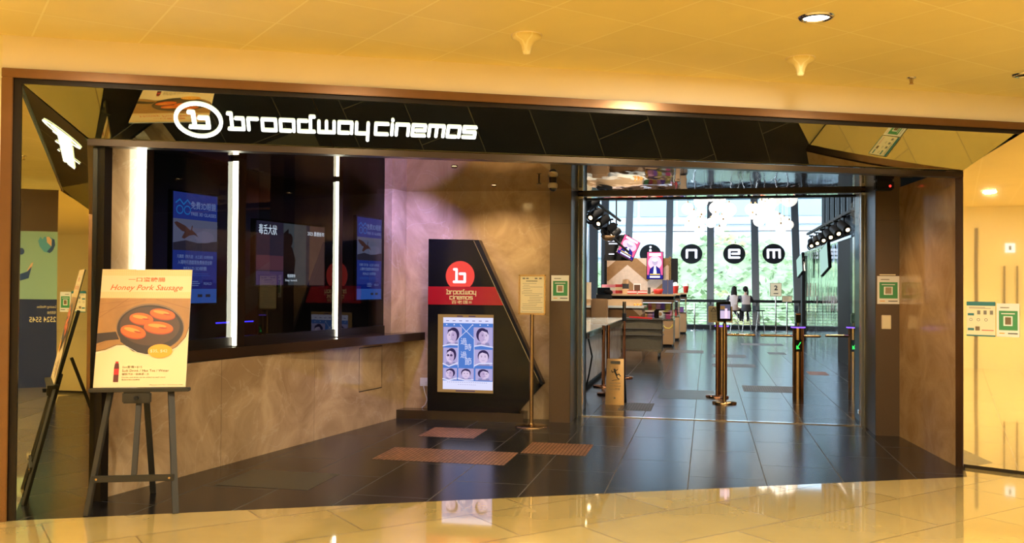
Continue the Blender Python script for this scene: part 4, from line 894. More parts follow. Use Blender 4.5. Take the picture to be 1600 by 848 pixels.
b = bx(-20, 20, 41.8, 42.8, -4, -.9, 'ground'); struct(b.build('wall_outside'), 'pale parapet outside the window', 'wall')

# ------------------------------------------------------------------ people, stools
def stool(x, y, label, h=.74):
    t = empty('bar_stool', (x, y, 0), 0, label, 'stool', None)
    b = MB(); b.lathe([(.0001, h-.035), (.15, h-.035), (.165, h-.02), (.16, h), (.0001, h+.005)], 'blackm', 20); b.build('seat', t)
    for a in range(4):
        an = PI/4+a*PI/2; b = MB(); b.cyl((.09*math.cos(an), .09*math.sin(an), h-.03), (.22*math.cos(an), .22*math.sin(an), 0), .012, 'steel', 8); b.build('leg', t)
    b = MB(); pr_ = [(.17*math.cos(PI/4+i*PI/2), .17*math.sin(PI/4+i*PI/2), .28) for i in range(5)]; b.tube(pr_, .009, 'steel', 6); b.build('foot_ring', t)
    return t
def skin_mesh(name, joints, edges, radii, mats, regions, parent, loc=(0, 0, 0)):
    me = bpy.data.meshes.new(name); me.from_pydata(joints, edges, []); ob = bpy.data.objects.new(name, me); COL.objects.link(ob)
    sm = ob.modifiers.new('s', 'SKIN'); sm.use_smooth_shade = True; ss = ob.modifiers.new('u', 'SUBSURF'); ss.levels = ss.render_levels = 2
    if not me.skin_vertices: pass
    for i, r_ in enumerate(radii):
        me.skin_vertices[0].data[i].radius = r_ if isinstance(r_, tuple) else (r_, r_)
    me.skin_vertices[0].data[0].use_root = True
    dg = bpy.context.evaluated_depsgraph_get(); m2 = bpy.data.meshes.new_from_object(ob.evaluated_get(dg)); bpy.data.objects.remove(ob)
    for m in mats: m2.materials.append(M[m])
    for p in m2.polygons: p.use_smooth = True; p.material_index = regions(p.center)
    o = bpy.data.objects.new(name, m2); COL.objects.link(o); o.parent = parent; return o
def person(x, y, lean, legs, label, tail, turn=0.0, shirt='shirt'):
    t = empty('person', (x, y, 0), turn, label, 'person')
    hz = .80
    J = [(0, 0, hz), (0, .04+lean*.3, hz+.18), (0, .07+lean*.7, hz+.36), (0, .08+lean*.9, hz+.47), (0, .10+lean, hz+.54), (0, .12+lean, hz+.60),
         (-.17, .08+lean*.9, hz+.43), (-.27, .22+lean, hz+.24), (-.12, .42+lean, hz+.33), (.17, .08+lean*.9, hz+.43), (.27, .22+lean, hz+.24), (.12, .42+lean, hz+.33)]
    Ra = [(.155, .12), (.135, .10), (.155, .10), (.09, .075), .05, .05, .062, .046, .034, .062, .046, .034]
    E_ = [(0, 1), (1, 2), (2, 3), (3, 4), (4, 5), (2, 6), (6, 7), (7, 8), (2, 9), (9, 10), (10, 11)]
    if legs == 'down':
        for sx in (-1, 1):
            k = len(J); J += [(sx*.09, .05, hz-.02), (sx*.10, .36, hz-.06), (sx*.09, .30, hz-.40), (sx*.09, .44, hz-.45)]; Ra += [.09, .068, .045, .035]; E_ += [(0, k), (k, k+1), (k+1, k+2), (k+2, k+3)]
    else:
        k = len(J); J += [(-.08, .05, hz-.02), (-.02, .36, hz-.04), (.20, .28, hz-.36), (.28, .36, hz-.37)]; Ra += [.09, .068, .045, .035]; E_ += [(0, k), (k, k+1), (k+1, k+2), (k+2, k+3)]
        k = len(J); J += [(.10, .05, hz-.02), (.25, .30, hz-.04), (.20, .22, hz-.38), (.22, .34, hz-.44)]; Ra += [.09, .068, .045, .035]; E_ += [(0, k), (k, k+1), (k+1, k+2), (k+2, k+3)]
    def reg(p):
        if p.z < hz+.0 and (p.y > .10 or p.z < hz-.04): return 3 if p.z > hz-.36 else 4
        if p.z > hz+.49 and abs(p.x) < .1: return 0
        if p.y > .40+lean and p.z > hz+.2: return 0
        if abs(p.x) > .145 and p.z > hz+.1: return 2
        return 1 if p.z > hz-.05 else 3
    skin_mesh('body', J, E_, Ra, ['skin', shirt, 'sleeve', 'pants', 'shoe'], reg, t)
    hc = (0, .15+lean, hz+.69)
    b = MB(); b.sph(hc, .090, 'skin', 20, 14, (.85, 1, 1.15)); b.sph((hc[0], hc[1]+.095, hc[2]-.01), .016, 'skin', 8, 6, (.7, 1, 1.2))
    for sx in (-1, 1): b.sph((sx*.08, hc[1], hc[2]), .02, 'skin', 8, 6, (.5, .8, 1.3)); b.sph((sx*.032, hc[1]+.083, hc[2]+.015), .011, 'white', 8, 6); b.sph((sx*.032, hc[1]+.092, hc[2]+.015), .005, 'ink', 6, 4)
    b.sph((0, hc[1]+.086, hc[2]-.052), .02, 'sausage3', 8, 6, (1.1, .5, .35)); b.build('head', t)
    b = MB(); b.sph((hc[0], hc[1]-.02, hc[2]+.014), .102, 'hair', 20, 14, (.93, 1, 1.04))
    if tail == 'long': b.sph((0, hc[1]-.09, hc[2]-.16), .11, 'hair', 18, 14, (1.0, .5, 2.1)); b.sph((.02, hc[1]-.10, hc[2]-.32), .075, 'hair', 14, 10, (1.0, .5, 1.5))
    else: b.sph((.03, hc[1]-.10, hc[2]+.02), .04, 'hair', 12, 8); b.sph((.07, hc[1]-.12, hc[2]-.13), .04, 'hair', 14, 10, (.8, .6, 3.6))
    b.build('hair', t)
    b = MB(); b.lathe([(.17, hz-.07), (.185, hz-.02), (.165, hz+.08), (.155, hz+.16)], shirt if tail == 'long' else 'sleeve', 20); o = b.build('shirt_hem', t); o.scale = (1, .8, 1); return t
stool(.95, 33.75, 'bar stool under the long-haired person at the far window'); stool(1.36, 33.6, 'bar stool under the person with a ponytail at the far window'); stool(1.86, 34.3, 'empty bar stool by the window, right of the seated people')
person(.90, 33.75, .10, 'side', 'seated person with long black hair and dark sleeves at the window bar', 'long', R(-8))
person(1.34, 33.6, .14, 'down', 'seated person with ponytail, pale shirt and black sleeves at the window bar', 'pony', R(4))
# queue signs at the back
def qsign(x, y, w, z0, z1, label, num=None):
    t = empty('queue_sign', (x, y, 0), 0, label, 'sign')
    b = MB(); b.lathe([(.0001, .02), (.22, .012), (.22, 0)], 'steel', 24); b.build('base', t); b = MB(); b.cyl((0, 0, .01), (0, 0, z0), .025, 'chrome', 10); b.build('pole', t)
    bx(-w/2, w/2, -.015, .015, z0, z1, 'grey_ink').build('sign_frame', t)
    c = Card(step=.004); c.rect(-w/2+.015, w/2-.015, z0+.015, z1-.015, 'paper', 5)
    if num: c.text(num, 0, z0+.22, .17, 'ink', w=.12, l=7, bold=.03); c.rect(-.08, .08, z0+.09, z0+.115, 'ink', 7)
    else: c.lines(-.12, .12, z0+.05, z1-.04, 3, .012, 'grey_ink', 7)
    c.build('sign_face', t)
qsign(2.36, 33.7, .40, 1.25, 1.73, 'numbered queue sign showing 2 on a pole near the far window', '2')
qsign(2.76, 33.9, .34, 1.05, 1.27, 'small cream sign on a pole, right of the number 2 sign')
t = empty('queue_post', (-.46, 33.6, 0), 0, 'slim steel post near the window left of the columns', 'stanchion'); b = MB(); b.lathe([(.0001, .02), (.16, .012), (.16, 0)], 'chrome', 20); b.build('base', t); b = MB(); b.cyl((0, 0, 0), (0, 0, 1.0), .028, 'chrome', 10); b.build('pole', t)
for i, (x, y) in enumerate(((-2.86, 20.5), (-2.30, 20.9))):
    t = empty('lounge_chair', (x, y, 0), R(-30), 'brown high chair beyond the reception counter, '+('left one' if i == 0 else 'right one'), 'chair')
    bx(-.24, .24, -.24, .24, .70, .78, 'wood_mid', .03).build('seat', t); bx(-.24, .24, -.24, -.17, .78, 1.28, 'wood_mid', .03).build('backrest', t)
    for sx in (-.2, .2):
        for sy in (-.2, .2): b = MB(); b.cyl((sx, sy, 0), (sx, sy, .70), .02, 'blackm', 8); b.build('leg', t)

# ------------------------------------------------------------------ turnstiles and stanchions
def turnstile(x, y, label, arms, lit=True, reader=True):
    t = empty('turnstile', (x, y, 0), 0, label, 'turnstile')
    b = MB(); b.cyl((0, 0, 0), (0, 0, .985), .076, 'brass', 28); b.build('post', t)
    b = MB(); b.cyl((0, 0, .985), (0, 0, .992), .082, 'chrome', 28); b.cyl((0, 0, .992), (0, 0, 1.006), .098, 'led_blue', 28); b.cyl((0, 0, 1.006), (0, 0, 1.014), .095, 'black', 28); b.build('light_cap', t)
    if reader:
        b = MB(); b.cyl((.0, .02, 1.01), (.0, .02, 1.06), .02, 'steel', 10); b.box(-.035, .035, -.02, .04, 1.06, 1.20, 'black', .006); b.box(-.03, .03, -.023, -.019, 1.175, 1.19, 'rose'); b.build('card_reader', t)
    if lit:
        c = Card(lambda x_, z_, o: (x_, -.0775-o, z_), .001); c.rect(-.045, .045, .66, .825, 'black', 1, .004); c.stroke([(.025, .79), (-.02, .715)], .010, 'green_led', 6); c.P([(-.032, .695), (-.03, .75), (.015, .70)], 'green_led', 6); c.build('arrow_display', t)
    for a0, a1 in arms:
        b = MB(); b.cyl((a0, 0, .875), (a1, 0, .875), .018, 'brass', 14); b.sph((a1, 0, .875), .018, 'brass', 12, 8); b.build('arm', t)
    return t
turnstile(1.247, 13.47, 'satin steel turnstile post with green arrow, left of the two by the glass door', [(-.07, -.50), (.07, .29)])
turnstile(2.02, 13.68, 'satin steel turnstile post with green arrow seen behind the glass door', [(-.07, -.37)])
turnstile(.20, 13.50, 'turnstile post behind the tablet stand in the middle of the doorway', [(.07, .45)], False, False)
b = MB()
def belt_post(x, y, label, mat='rose', h=1.0):
    t = empty('stanchion', (x, y, 0), 0, label, 'stanchion')
    b = MB(); b.lathe([(.0001, .035), (.03, .035), (.155, .028), (.16, .02), (.16, 0)], mat, 32); b.build('base', t)
    b = MB(); b.cyl((0, 0, .03), (0, 0, h), .026, mat, 18); b.build('pole', t)
    return t
t = belt_post(.222, 12.62, 'stanchion holding a black framed tablet in the doorway', 'brass', 1.07)
c = Card(step=.001); c.map = lambda x, z, o: (x, -.03-o, z); t2 = empty('tablet', (.222, 12.62, 1.07), R(6), 'black framed tablet on the doorway stanchion', 'tablet')
b = MB(); b.box(-.095, .095, -.03, .0, .03, .29, 'black', .006, Matrix.Rotation(R(-4), 4, 'Y')); b.cyl((0, -.01, 0), (0, -.01, .05), .018, 'black', 10); b.build('tablet_body', t2)
c.rect(-.062, .068, .065, .255, 'sfog', 2); c.rect(-.062, .068, .065, .17, 'pf', 3); c.rect(-.0, .03, .07, .20, 'pkw', 4); c.rect(-.06, .0, .19, .235, 'tan', 4); c.build('tablet_screen', t2)
t = belt_post(.135, 13.28, 'stanchion holding the yellow warning board in the doorway', 'rose', 1.06)
t2 = empty('warning_board', (.175, 13.25, 1.06), 0, 'yellow board with warning triangle behind the tablet', 'sign')
bx(-.165, .165, -.01, .01, 0, .225, 'tan').build('board', t2); c = Card(step=.001); c.rect(-.155, .155, .01, .215, 'paper', 12)
c.stroke([(-.13, .155), (-.095, .205), (-.06, .155), (-.13, .155)], .007, 'ink', 14); c.lines(-.12, .12, .03, .14, 5, .005, 'grey_ink', 14); c.build('board_print', t2)
t = belt_post(-1.394, 15.7, 'tall copper stanchion with grey belt head by the cart', 'rose', 1.0)
b = MB(); b.cyl((0, 0, 1.0), (0, 0, 1.30), .03, 'steel', 14); b.cyl((0, 0, .97), (0, 0, 1.10), .036, 'blackm', 14); b.build('belt_head', t)
b = MB(); b.box(.03, .42, -.02, .02, 1.03, 1.055, 'cola_red', 0, Matrix.Translation((0, 0, .0)) @ Matrix.Rotation(R(3), 4, 'Y')); b.build('belt', t)
belt_post(-1.40, 13.2, 'copper stanchion behind the caution sign', 'rose', 1.0)
belt_post(-1.58, 14.2, 'copper stanchion beside the reception counter', 'rose', .95)

# caution sign
cs = empty('caution_sign', (-1.19, 12.17, 0), R(-3), 'brass folding wet floor caution sign inside the doorway', 'sign')
def slant(y0, y1, th): 
    return lambda x, z, o: (x*(1-.12*z/.6), y0+(y1-y0)*z/.6-o, z)
for nm, y0, y1 in (('front_panel', -.09, -.012), ('back_panel', .16, .012)):
    b = MB(); f_ = slant(y0, y1, 0); q = [(-.125, 0), (.125, 0), (.125, .6), (-.125, .6)]
    vf = [f_(x, z, .006) for x, z in q]; vk = [f_(x, z, -.006) for x, z in q]
    b.add(vf+vk, [(0, 1, 2, 3), (7, 6, 5, 4)]+[(i, 4+i, 4+(i+1) % 4, (i+1) % 4) for i in range(4)], 'brass' if nm[0] == 'f' else 'blackm'); b.build(nm, cs)
c = Card(slant(-.09, -.012, 0), .001)
L_ = 8
c.rect(-.07, .07, .53, .57, 'grey_ink', L_); c.ell(-.01, .455, .016, .016, 'ink', L_, 12); c.stroke([(-.005, .435), (.02, .385)], .022, 'ink', L_); c.stroke([(.02, .385), (.055, .40), (.075, .375)], .012, 'ink', L_); c.stroke([(.02, .385), (.03, .35), (.06, .335)], .012, 'ink', L_)
c.stroke([(-.003, .435), (-.045, .42), (-.055, .45)], .009, 'ink', L_); c.stroke([(.0, .435), (.035, .46)], .009, 'ink', L_); c.stroke([(-.04, .315), (.05, .33)], .006, 'ink', L_)
c.text('CAUTION', 0, .27, .022, 'grey_ink', w=.15, l=L_); c.text('WET FLOOR', 0, .235, .02, 'grey_ink', w=.16, l=L_); c.text('小心地滑', 0, .19, .03, 'grey_ink', w=.14, l=L_); c.ell(.0, .09, .012, .012, 'grey_ink', L_, 12)
c.build('sign_print', cs)

# glass door leaf, open into the lobby
dl = empty('door_2', (1.70, 11.02, 0), R(88), 'frameless glass door leaf standing open at the right jamb', 'door'); dl['kind'] = 'structure'
b = MB(); b.box(0, 1.0, -.006, .006, .02, 2.6, 'doorglass'); b.build('glass_leaf', dl)
bx(-.012, .004, -.012, .012, .0, 2.63, 'copper').build('edge_profile', dl)
b = MB(); b.box(-.01, .10, -.02, .02, .12, .17, 'chrome', .004); b.build('patch_fitting', dl)
c = Card(); c.rect(.02, .10, 1.40, 1.66, 'paper2', 12); c.build('taped_paper', dl)

# ------------------------------------------------------------------ reception counter (left in the lobby)
rc = empty('reception_counter', (-1.8, 13.2, 0), 0, 'reception counter with white top and dark edge at left of the lobby', 'counter')
bx(-1.2, 0, 0, 6.3, .08, .80, 'pinkstone').build('counter_front', rc); bx(-1.15, -.05, .05, 6.2, 0, .08, 'blackm').build('kick_plate', rc)
b = MB(); b.box(-1.25, .10, -.1, 6.4, .80, .885, 'black', .006); b.build('edge_band', rc)
bx(-1.24, .095, -.09, 6.39, .885, .895, 'stone_white').build('worktop', rc)

# ------------------------------------------------------------------ concession stand
M['chev_x'] = chevron('tan_chevron_wall', (.62, .43, .30), (.30, .15, .06), .62, .9, 0, .85)
b = bx(-3.12, -1.19, 29.0, 29.3, 0, 2.46, 'chev_x'); struct(b.build('wall_chevron'), 'tan and brown zigzag wall behind the snack counters', 'wall')
b = MB(); b.box(-1.19, -1.12, 28.95, 29.1, 0, 2.5, 'brass'); b.box(-1.12, -.92, 28.9, 29.3, 0, 2.45, 'blackm'); b.box(-3.2, -3.12, 28.9, 29.1, 0, 2.55, 'chrome'); struct(b.build('trim_31'), 'steel and black edge posts of the zigzag wall', 'trim')
def snack_counter(x0, x1, y0, d, label, seedn):
    random.seed(seedn); w = x1-x0
    t = empty('display_counter', (x0, y0, 0), 0, label, 'counter')
    bx(0, w, 0, d, .06, .68, 'wood_mid', .01).build('cabinet', t); bx(.03, w-.03, .04, d-.04, 0, .06, 'blackm').build('kick_plate', t)
    bx(0, w, 0, d, .68, .72, 'steel').build('case_floor', t)
    b = MB()
    for x_ in (0.01, w-.03):
        for y_ in (.01, d-.03): b.box(x_, x_+.02, y_, y_+.02, .72, 1.16, 'chrome')
    b.build('case_frame', t)
    b = MB(); b.quad((.02, .01, .72), (w-.02, .01, .72), (w-.02, .01, 1.16), (.02, .01, 1.16), 'caseglass'); b.quad((w-.01, .02, .72), (w-.01, d-.02, .72), (w-.01, d-.02, 1.16), (w-.01, .02, 1.16), 'caseglass'); b.build('case_glass', t)
    b = MB(); b.box(.04, w-.04, .1, d-.1, .94, .95, 'chrome'); b.build('shelf', t)
    b = MB(); b.box(-.02, w+.02, -.04, d, 1.16, 1.22, 'wood_dark'); b.build('case_top', t)
    b = MB(); b.box(0, w, .12, d, 1.22, 1.32, 'blackm'); b.build('hood', t); b = MB(); b.box(-.02, w+.02, .0, d, 1.32, 1.37, 'wood_light'); b.build('top_board', t)
    b = MB(); b.box(.05, w-.05, .06, .09, 1.135, 1.15, 'cool'); b.build('case_light', t)
    return t
snack_counter(-2.85, -.87, 24.1, 1.2, 'snack display counter nearest the doorway, beside the cart', 1)
snack_counter(-2.6, -.81, 27.05, .9, 'snack display counter in the middle of the row', 2)
snack_counter(-2.2, -.70, 31.0, .9, 'snack display counter farthest back near the window', 3)
t = empty('service_counter', (-3.1, 22.3, 0), 0, 'tan service counter with white top left of the cart', 'counter')
M['chev_s'] = chevron('tan_chevron_panel', (.50, .33, .20), (.20, .10, .04), .5, 1.3, 0, .9)
bx(0, 1.55, 0, 1.0, 0, 1.04, 'chev_s').build('cabinet', t); bx(-.03, 1.6, -.04, 1.03, 1.04, 1.09, 'stone_white').build('worktop', t); bx(.02, 1.5, .55, 1.0, 1.09, 1.24, 'wood_light').build('back_shelf', t)
# goods
cols = [M['pk'], pm('pack_orange', (.8, .35, .05), .4), pm('pack_yellow', (.85, .65, .1), .4), pm('pack_green', (.15, .45, .1), .4), pm('pack_pink', (.8, .3, .4), .4), pm('pack_white', (.8, .8, .8), .4), pm('pack_red', (.6, .05, .05), .4), pm('pack_purple', (.3, .12, .45), .4)]
random.seed(11)
def pouch(x, y, z, ci, nm):
    b = MB(); w = .075; b.add([(-w, -.02, 0), (w, -.02, 0), (w, .02, 0), (-w, .02, 0), (-w*.95, -.025, .1), (w*.95, -.025, .1), (w*.95, .025, .1), (-w*.95, .025, .1), (-w, 0, .18), (w, 0, .18)], [(0, 1, 5, 4), (1, 2, 6, 5), (2, 3, 7, 6), (3, 0, 4, 7), (4, 5, 9, 8), (6, 7, 8, 9), (5, 6, 9), (7, 4, 8), (3, 2, 1, 0)], cols[ci])
    tag(b.build('snack_pouch', loc=(x, y, z)), nm, 'snack', 'snack pouches in the display counters')
cn = ['glowing pink', 'orange', 'yellow', 'green', 'pink', 'white', 'red', 'purple']
cols[0] = pm('pack_magenta', (.8, .1, .3), .4); cn[0] = 'magenta'
for sh_, zz in ((0, .722), (1, .952)):
    for k in range(9):
        ci = (k*3+sh_*2) % 8; pouch(-1.95+k*.115, 24.35, zz, ci, '%s snack pouch on the %s shelf of the nearest display counter' % (cn[ci], 'upper' if sh_ else 'lower'))
for k in range(3):
    pouch(-1.2+k*.12, 27.3, .722, (k*2+2) % 8, '%s snack pouch in the middle display counter' % cn[(k*2+2) % 8]); pouch(-1.1+k*.12, 31.2, .722, (k*3+1) % 8, '%s snack pouch in the farthest display counter' % cn[(k*3+1) % 8])
def box_item(name, x, y, z, w, d, h, mat, label, cat, band=None):
    b = MB(); b.box(-w/2, w/2, -d/2, d/2, 0, h, mat, .004)
    if band: b.box(-w/2-.001, w/2+.001, -d/2-.001, d/2+.001, h*.35, h*.7, band)
    return tag(b.build(name, loc=(x, y, z)), label, cat)
ZT = 1.37
box_item('leaflet_box', -2.60, 24.6, ZT, .36, .2, .24, cols[4], 'pink patterned box at the left end of the snack counter', 'box', 'paper2')
box_item('leaflet_box', -2.33, 24.65, ZT, .22, .2, .25, cols[6], 'red and cream box beside the pink patterned box', 'box', 'paper')
box_item('brochure_holder', -2.14, 24.5, ZT, .16, .1, .38, 'wood_light', 'tall brochure holder with dark picture on the snack counter', 'holder', 'ink')
t = empty('picture_frame', (-1.84, 24.55, ZT), R(5), 'small white framed picture standing on the snack counter', 'picture'); bx(-.10, .10, 0, .02, 0, .27, 'white').build('frame', t); bx(-.08, .08, -.004, 0, .03, .24, 'wood_dark').build('picture', t)
for k, x in enumerate((-1.95, -1.68)):
    box_item('napkin_dispenser', x, 24.3, ZT, .24, .16, .09, cols[6], ['red and blue tray left of the other on the snack counter', 'red and blue tray right of the other on the snack counter'][k], 'tray', 'cupwhite')
box_item('bottle', -1.52, 24.5, ZT, .07, .07, .17, 'ink', 'short dark bottle on the snack counter', 'bottle')
t = empty('acrylic_stand', (-1.03, 24.4, ZT), 0, 'pale lilac folded card standing at the right end of the counter', 'card'); bx(-.14, -.005, 0, .02, 0, .37, 'sfog').build('card_leaf', t); bx(.005, .14, 0, .02, 0, .37, 'sfog').build('card_leaf', t)
b = MB(); b.lathe([(.0001, 0), (.10, 0), (.14, .13), (.13, .13), (.09, .01)], 'redcup', 20); b.lathe([(.125, .09), (.128, .11)], 'paper', 20); tag(b.build('popcorn_tub', loc=(-1.28, 24.4, ZT)), 'wide red and white paper tub on the snack counter', 'tub')
for k, (x, y) in enumerate(((-.93, 27.3), (-.72, 31.2))):
    t = empty('drink_cup', (x, y, ZT), 0, ['red paper cup with pale dome lid on the middle counter', 'red paper cup on the farthest snack counter'][k], 'cup'); b = MB(); b.lathe([(.0001, 0), (.07, 0), (.10, .22)], 'redcup', 20); b.build('cup', t)
    b = MB(); b.lathe([(.10, .22), (.09, .28), (.03, .33), (.0001, .33)], 'cupwhite', 20); b.build('lid', t)
t = empty('cash_register', (-2.55, 22.95, 1.24), R(10), 'dark cash register on the service counter', 'register'); bx(-.2, .2, -.15, .2, 0, .12, 'blackm', .02).build('drawer', t); b = MB(); b.box(-.16, .16, -.02, .02, .1, .30, 'black', .008, Matrix.Rotation(R(-15), 4, 'X')); b.build('monitor', t); b = MB(); b.sph((.1, .1, .17), .11, 'hair', 14, 10, (1.2, 1, .7)); b.build('printer', t)
box_item('plastic_bin', -2.98, 22.9, 1.24, .2, .3, .42, 'cctv', 'tall cream plastic housing at the left end of the service counter', 'housing')
for k in range(3): b = MB(); b.sph((0, 0, .03), .03, cols[1], 10, 8); tag(b.build('orange_fruit', loc=(-1.75+k*.07, 22.6+.05*(k % 2), 1.09)), 'small orange fruit on the service counter', 'fruit', 'oranges on the service counter')
# menu screens
def tv(name, loc, rot, w, h, label, style, tilt=0.0):
    t = empty(name, loc, 0, label, 'screen'); t.rotation_euler = rot
    bx(-w/2, w/2, 0, .07, -h/2, h/2, 'black', .01).build('screen_frame', t)
    c = Card(step=.002)
    if style == 'pink':
        c.rect(-w*.46, w*.46, -h*.48, h*.48, 'pk', 2); c.ell(0, h*.1, w*.4, h*.25, 'pkw', 3); c.ell(0, h*.13, w*.17, h*.12, 'pf', 5); c.ell(0, h*.2, w*.17, h*.06, 'cool', 6); c.P([(-w*.4, -h*.45), (w*.4, -h*.45), (w*.3, -h*.12), (0, h*.02), (-w*.3, -h*.12)], 'nb', 4); c.P([(-w*.1, -h*.3), (w*.1, -h*.3), (w*.05, 0), (-w*.05, 0)], 'cool', 5)
        c.rect(-w*.35, w*.35, h*.34, h*.44, 'cool', 6); c.rect(-w*.46, w*.46, -h*.48, -h*.34, 'nb', 6); c.rect(-w*.3, w*.3, -h*.34, -h*.30, 'ye', 7); c.rect(-w*.3, w*.3, -h*.44, -h*.38, 'cool', 7)
    else: c.rect(-w*.46, w*.46, -h*.46, h*.46, 'cyan', 2)
    c.build('screen_picture', t); return t
tv('menu_screen', (-1.60, 28.6, 2.22), (0, 0, 0), .52, .86, 'bright pink portrait screen on the zigzag wall', 'pink')
tv('menu_screen', (-2.06, 24.4, 2.60), (R(-18), R(28), R(18)), .50, .60, 'tilted pink portrait screen hanging left of the other', 'pink')
tv('side_screen', (2.55, 27.2, 2.2), (0, R(-14), R(-84)), .8, .55, 'tilted pale screen on the right mirror wall, farther one', 'cy')
tv('side_screen', (2.55, 21.6, 2.2), (0, R(-14), R(-84)), .8, .6, 'tilted pale screen on the right mirror wall, nearer one', 'cy')
t = empty('menu_board', (-2.42, 24.7, 2.62), 0, 'black frame rack hanging above the service counter', 'rack')
bx(-.35, .35, 0, .03, .27, .33, 'blackm').build('top_bar', t); bx(-.35, .35, 0, .03, -.36, -.31, 'blackm').build('bottom_bar', t); b = MB(); b.box(-.30, .28, .01, .03, -.31, .27, 'blackm'); b.build('panel', t)
c = Card(); 
for q in ((-.22, -.0, .15, .19), (-.2, .1, .08, .11), (-.2, -.05, -.2, -.17)): c.rect(*q, 'cool', 2)
c.build('panel_print', t)
b = MB(); b.cyl((0, .02, .33), (0, .02, ZL-2.62), .02, 'blackm', 8); b.build('hanger_rod', t)
b = MB(); b.box(-.04, .04, 0, .08, 0, 2.65, 'chrome'); tag(b.build('support_post', loc=(-3.12, 22.1, 0)), 'slim pale metal post at the left of the snack stand', 'post')

# ------------------------------------------------------------------ cart
ct = empty('laundry_cart', (-1.43, 20.4, 0), 0, 'olive canvas cart on wheels in front of the snack counter', 'cart')
b = MB(); w, d_, z0, z1 = .46, .30, .20, .84
bm = bmesh.new()
ringp = []
for k, (z_, s_) in enumerate(((z0, .93), (.4, .98), (.55, 1.0), (.7, 1.0), (z1, 1.0))):
    ringp.append([(-w*s_, -d_*s_, z_), (0, -d_*s_-.015, z_-.006), (w*s_, -d_*s_, z_), (w*s_, d_*s_, z_), (-w*s_, d_*s_, z_)])
vs = [p for r_ in ringp for p in r_]
b.add(vs, [(k*5+i, k*5+(i+1) % 5, (k+1)*5+(i+1) % 5, (k+1)*5+i) for k in range(4) for i in range(5)]+[(4, 3, 2, 1, 0)], 'canvas')
b.build('bag', ct); bm.free()
b = MB()
for z_ in (.50, .64, z1): b.tube([(-w-.01, -d_-.02, z_), (w+.01, -d_-.02, z_), (w+.01, d_+.01, z_)], .011, 'canvas_dark', 6)
b.tube([(-w-.01, d_, z1), (-w-.01, -d_-.02, z1)], .011, 'canvas_dark', 6); b.build('straps', ct)
b = MB(); b.box(-w, w, -d_, d_, .15, .2, 'steel'); 
for z_ in (.60, .70): b.cyl((w+.012, -d_, z_), (w+.012, d_, z_), .013, 'chrome', 8)
b.tube([(w+.012, -d_-.01, .17), (w+.012, -d_-.01, z1)], .014, 'steel', 8); b.tube([(-w-.012, -d_-.01, .17), (-w-.012, -d_-.01, z1)], .014, 'steel', 8); b.build('frame', ct)
for x in (-w+.07, w-.07):
    for y in (-d_+.05, d_-.05):
        b = MB(); b.cyl((x-.018, y, .062), (x+.018, y, .062), .062, 'rubber', 20); b.cyl((x-.022, y, .062), (x+.022, y, .062), .02, 'chrome', 12); b.box(x-.028, x+.028, y-.02, y+.02, .10, .16, 'steel'); b.build('caster', ct)
bx(-w-.01, w+.01, -d_-.01, d_, z1, z1+.03, 'canvas_dark', .008).build('lid', ct)
t = empty('tape_dispenser', (-1.03, 20.35, .87), R(20), 'black and white tape dispenser on the cart', 'tool')
b = MB(); b.cyl((0, -.03, .09), (0, .03, .09), .07, 'cupwhite', 20); b.cyl((0, -.035, .09), (0, .035, .09), .04, 'wood_mid', 16); b.build('roll', t); b = MB(); b.box(-.12, -.02, -.035, .035, 0, .18, 'black', .01); b.box(-.1, .1, -.03, .03, .17, .2, 'black', .008); b.build('holder', t)
b = MB(); b.tube([(-.1, 0, 0), (-.05, 0, -.05), (.03, 0, -.06), (.09, 0, -.02), (.1, 0, .03)], .013, cols[2], 8); b.build('yellow_loop', ct, loc=(.59, -.35, .72))

b = MB(); b.tube([(-1.68, 13.14, .80), (-1.62, 13.10, .55), (-1.66, 13.08, .30), (-1.72, 13.12, .05), (-1.74, 13.12, .01)], .012, 'blackm', 8); tag(b.build('cable'), 'black cable hanging from the near end of the reception counter', 'cable')
# nest pieces one level deeper
NEST = {'knob': 'clamp_block', 'access_panel': 'counter_front', 'panel_joint': 'counter_front', 'kiosk_edge': 'kiosk_body', 'red_band': 'kiosk_body', 'kiosk_emblem': 'kiosk_body', 'kiosk_lettering': 'red_band',
        'screen_picture': 'screen_frame', 'notice': 'sign_frame', 'sign_face': 'sign_frame', 'poster_picture': 'poster_case', 'plug': 'socket_plate', 'lens': 'housing', 'indicator': 'housing', 'dome': 'housing',
        'arrow_display': 'post', 'card_reader': 'light_cap', 'tablet_screen': 'tablet_body', 'board_print': 'board', 'sign_print': 'front_panel', 'poster_print': 'board', 'worktop': 'edge_band', 'case_glass': 'case_frame', 'shelf': 'case_frame', 'case_light': 'case_top', 'letter': 'disc', 'panel_print': 'panel', 'belt': 'belt_head'}
NEST['kiosk_lettering'] = 'kiosk_body'
for root in [o for o in bpy.data.objects if o.parent is None and o.type == 'EMPTY']:
    kids = {}
    for ch in root.children: kids.setdefault(ch.name.split('.')[0], ch)
    for ch in list(root.children):
        k = ch.name.split('.')[0]
        if k in NEST and NEST[k] in kids: ch.parent = kids[NEST[k]]
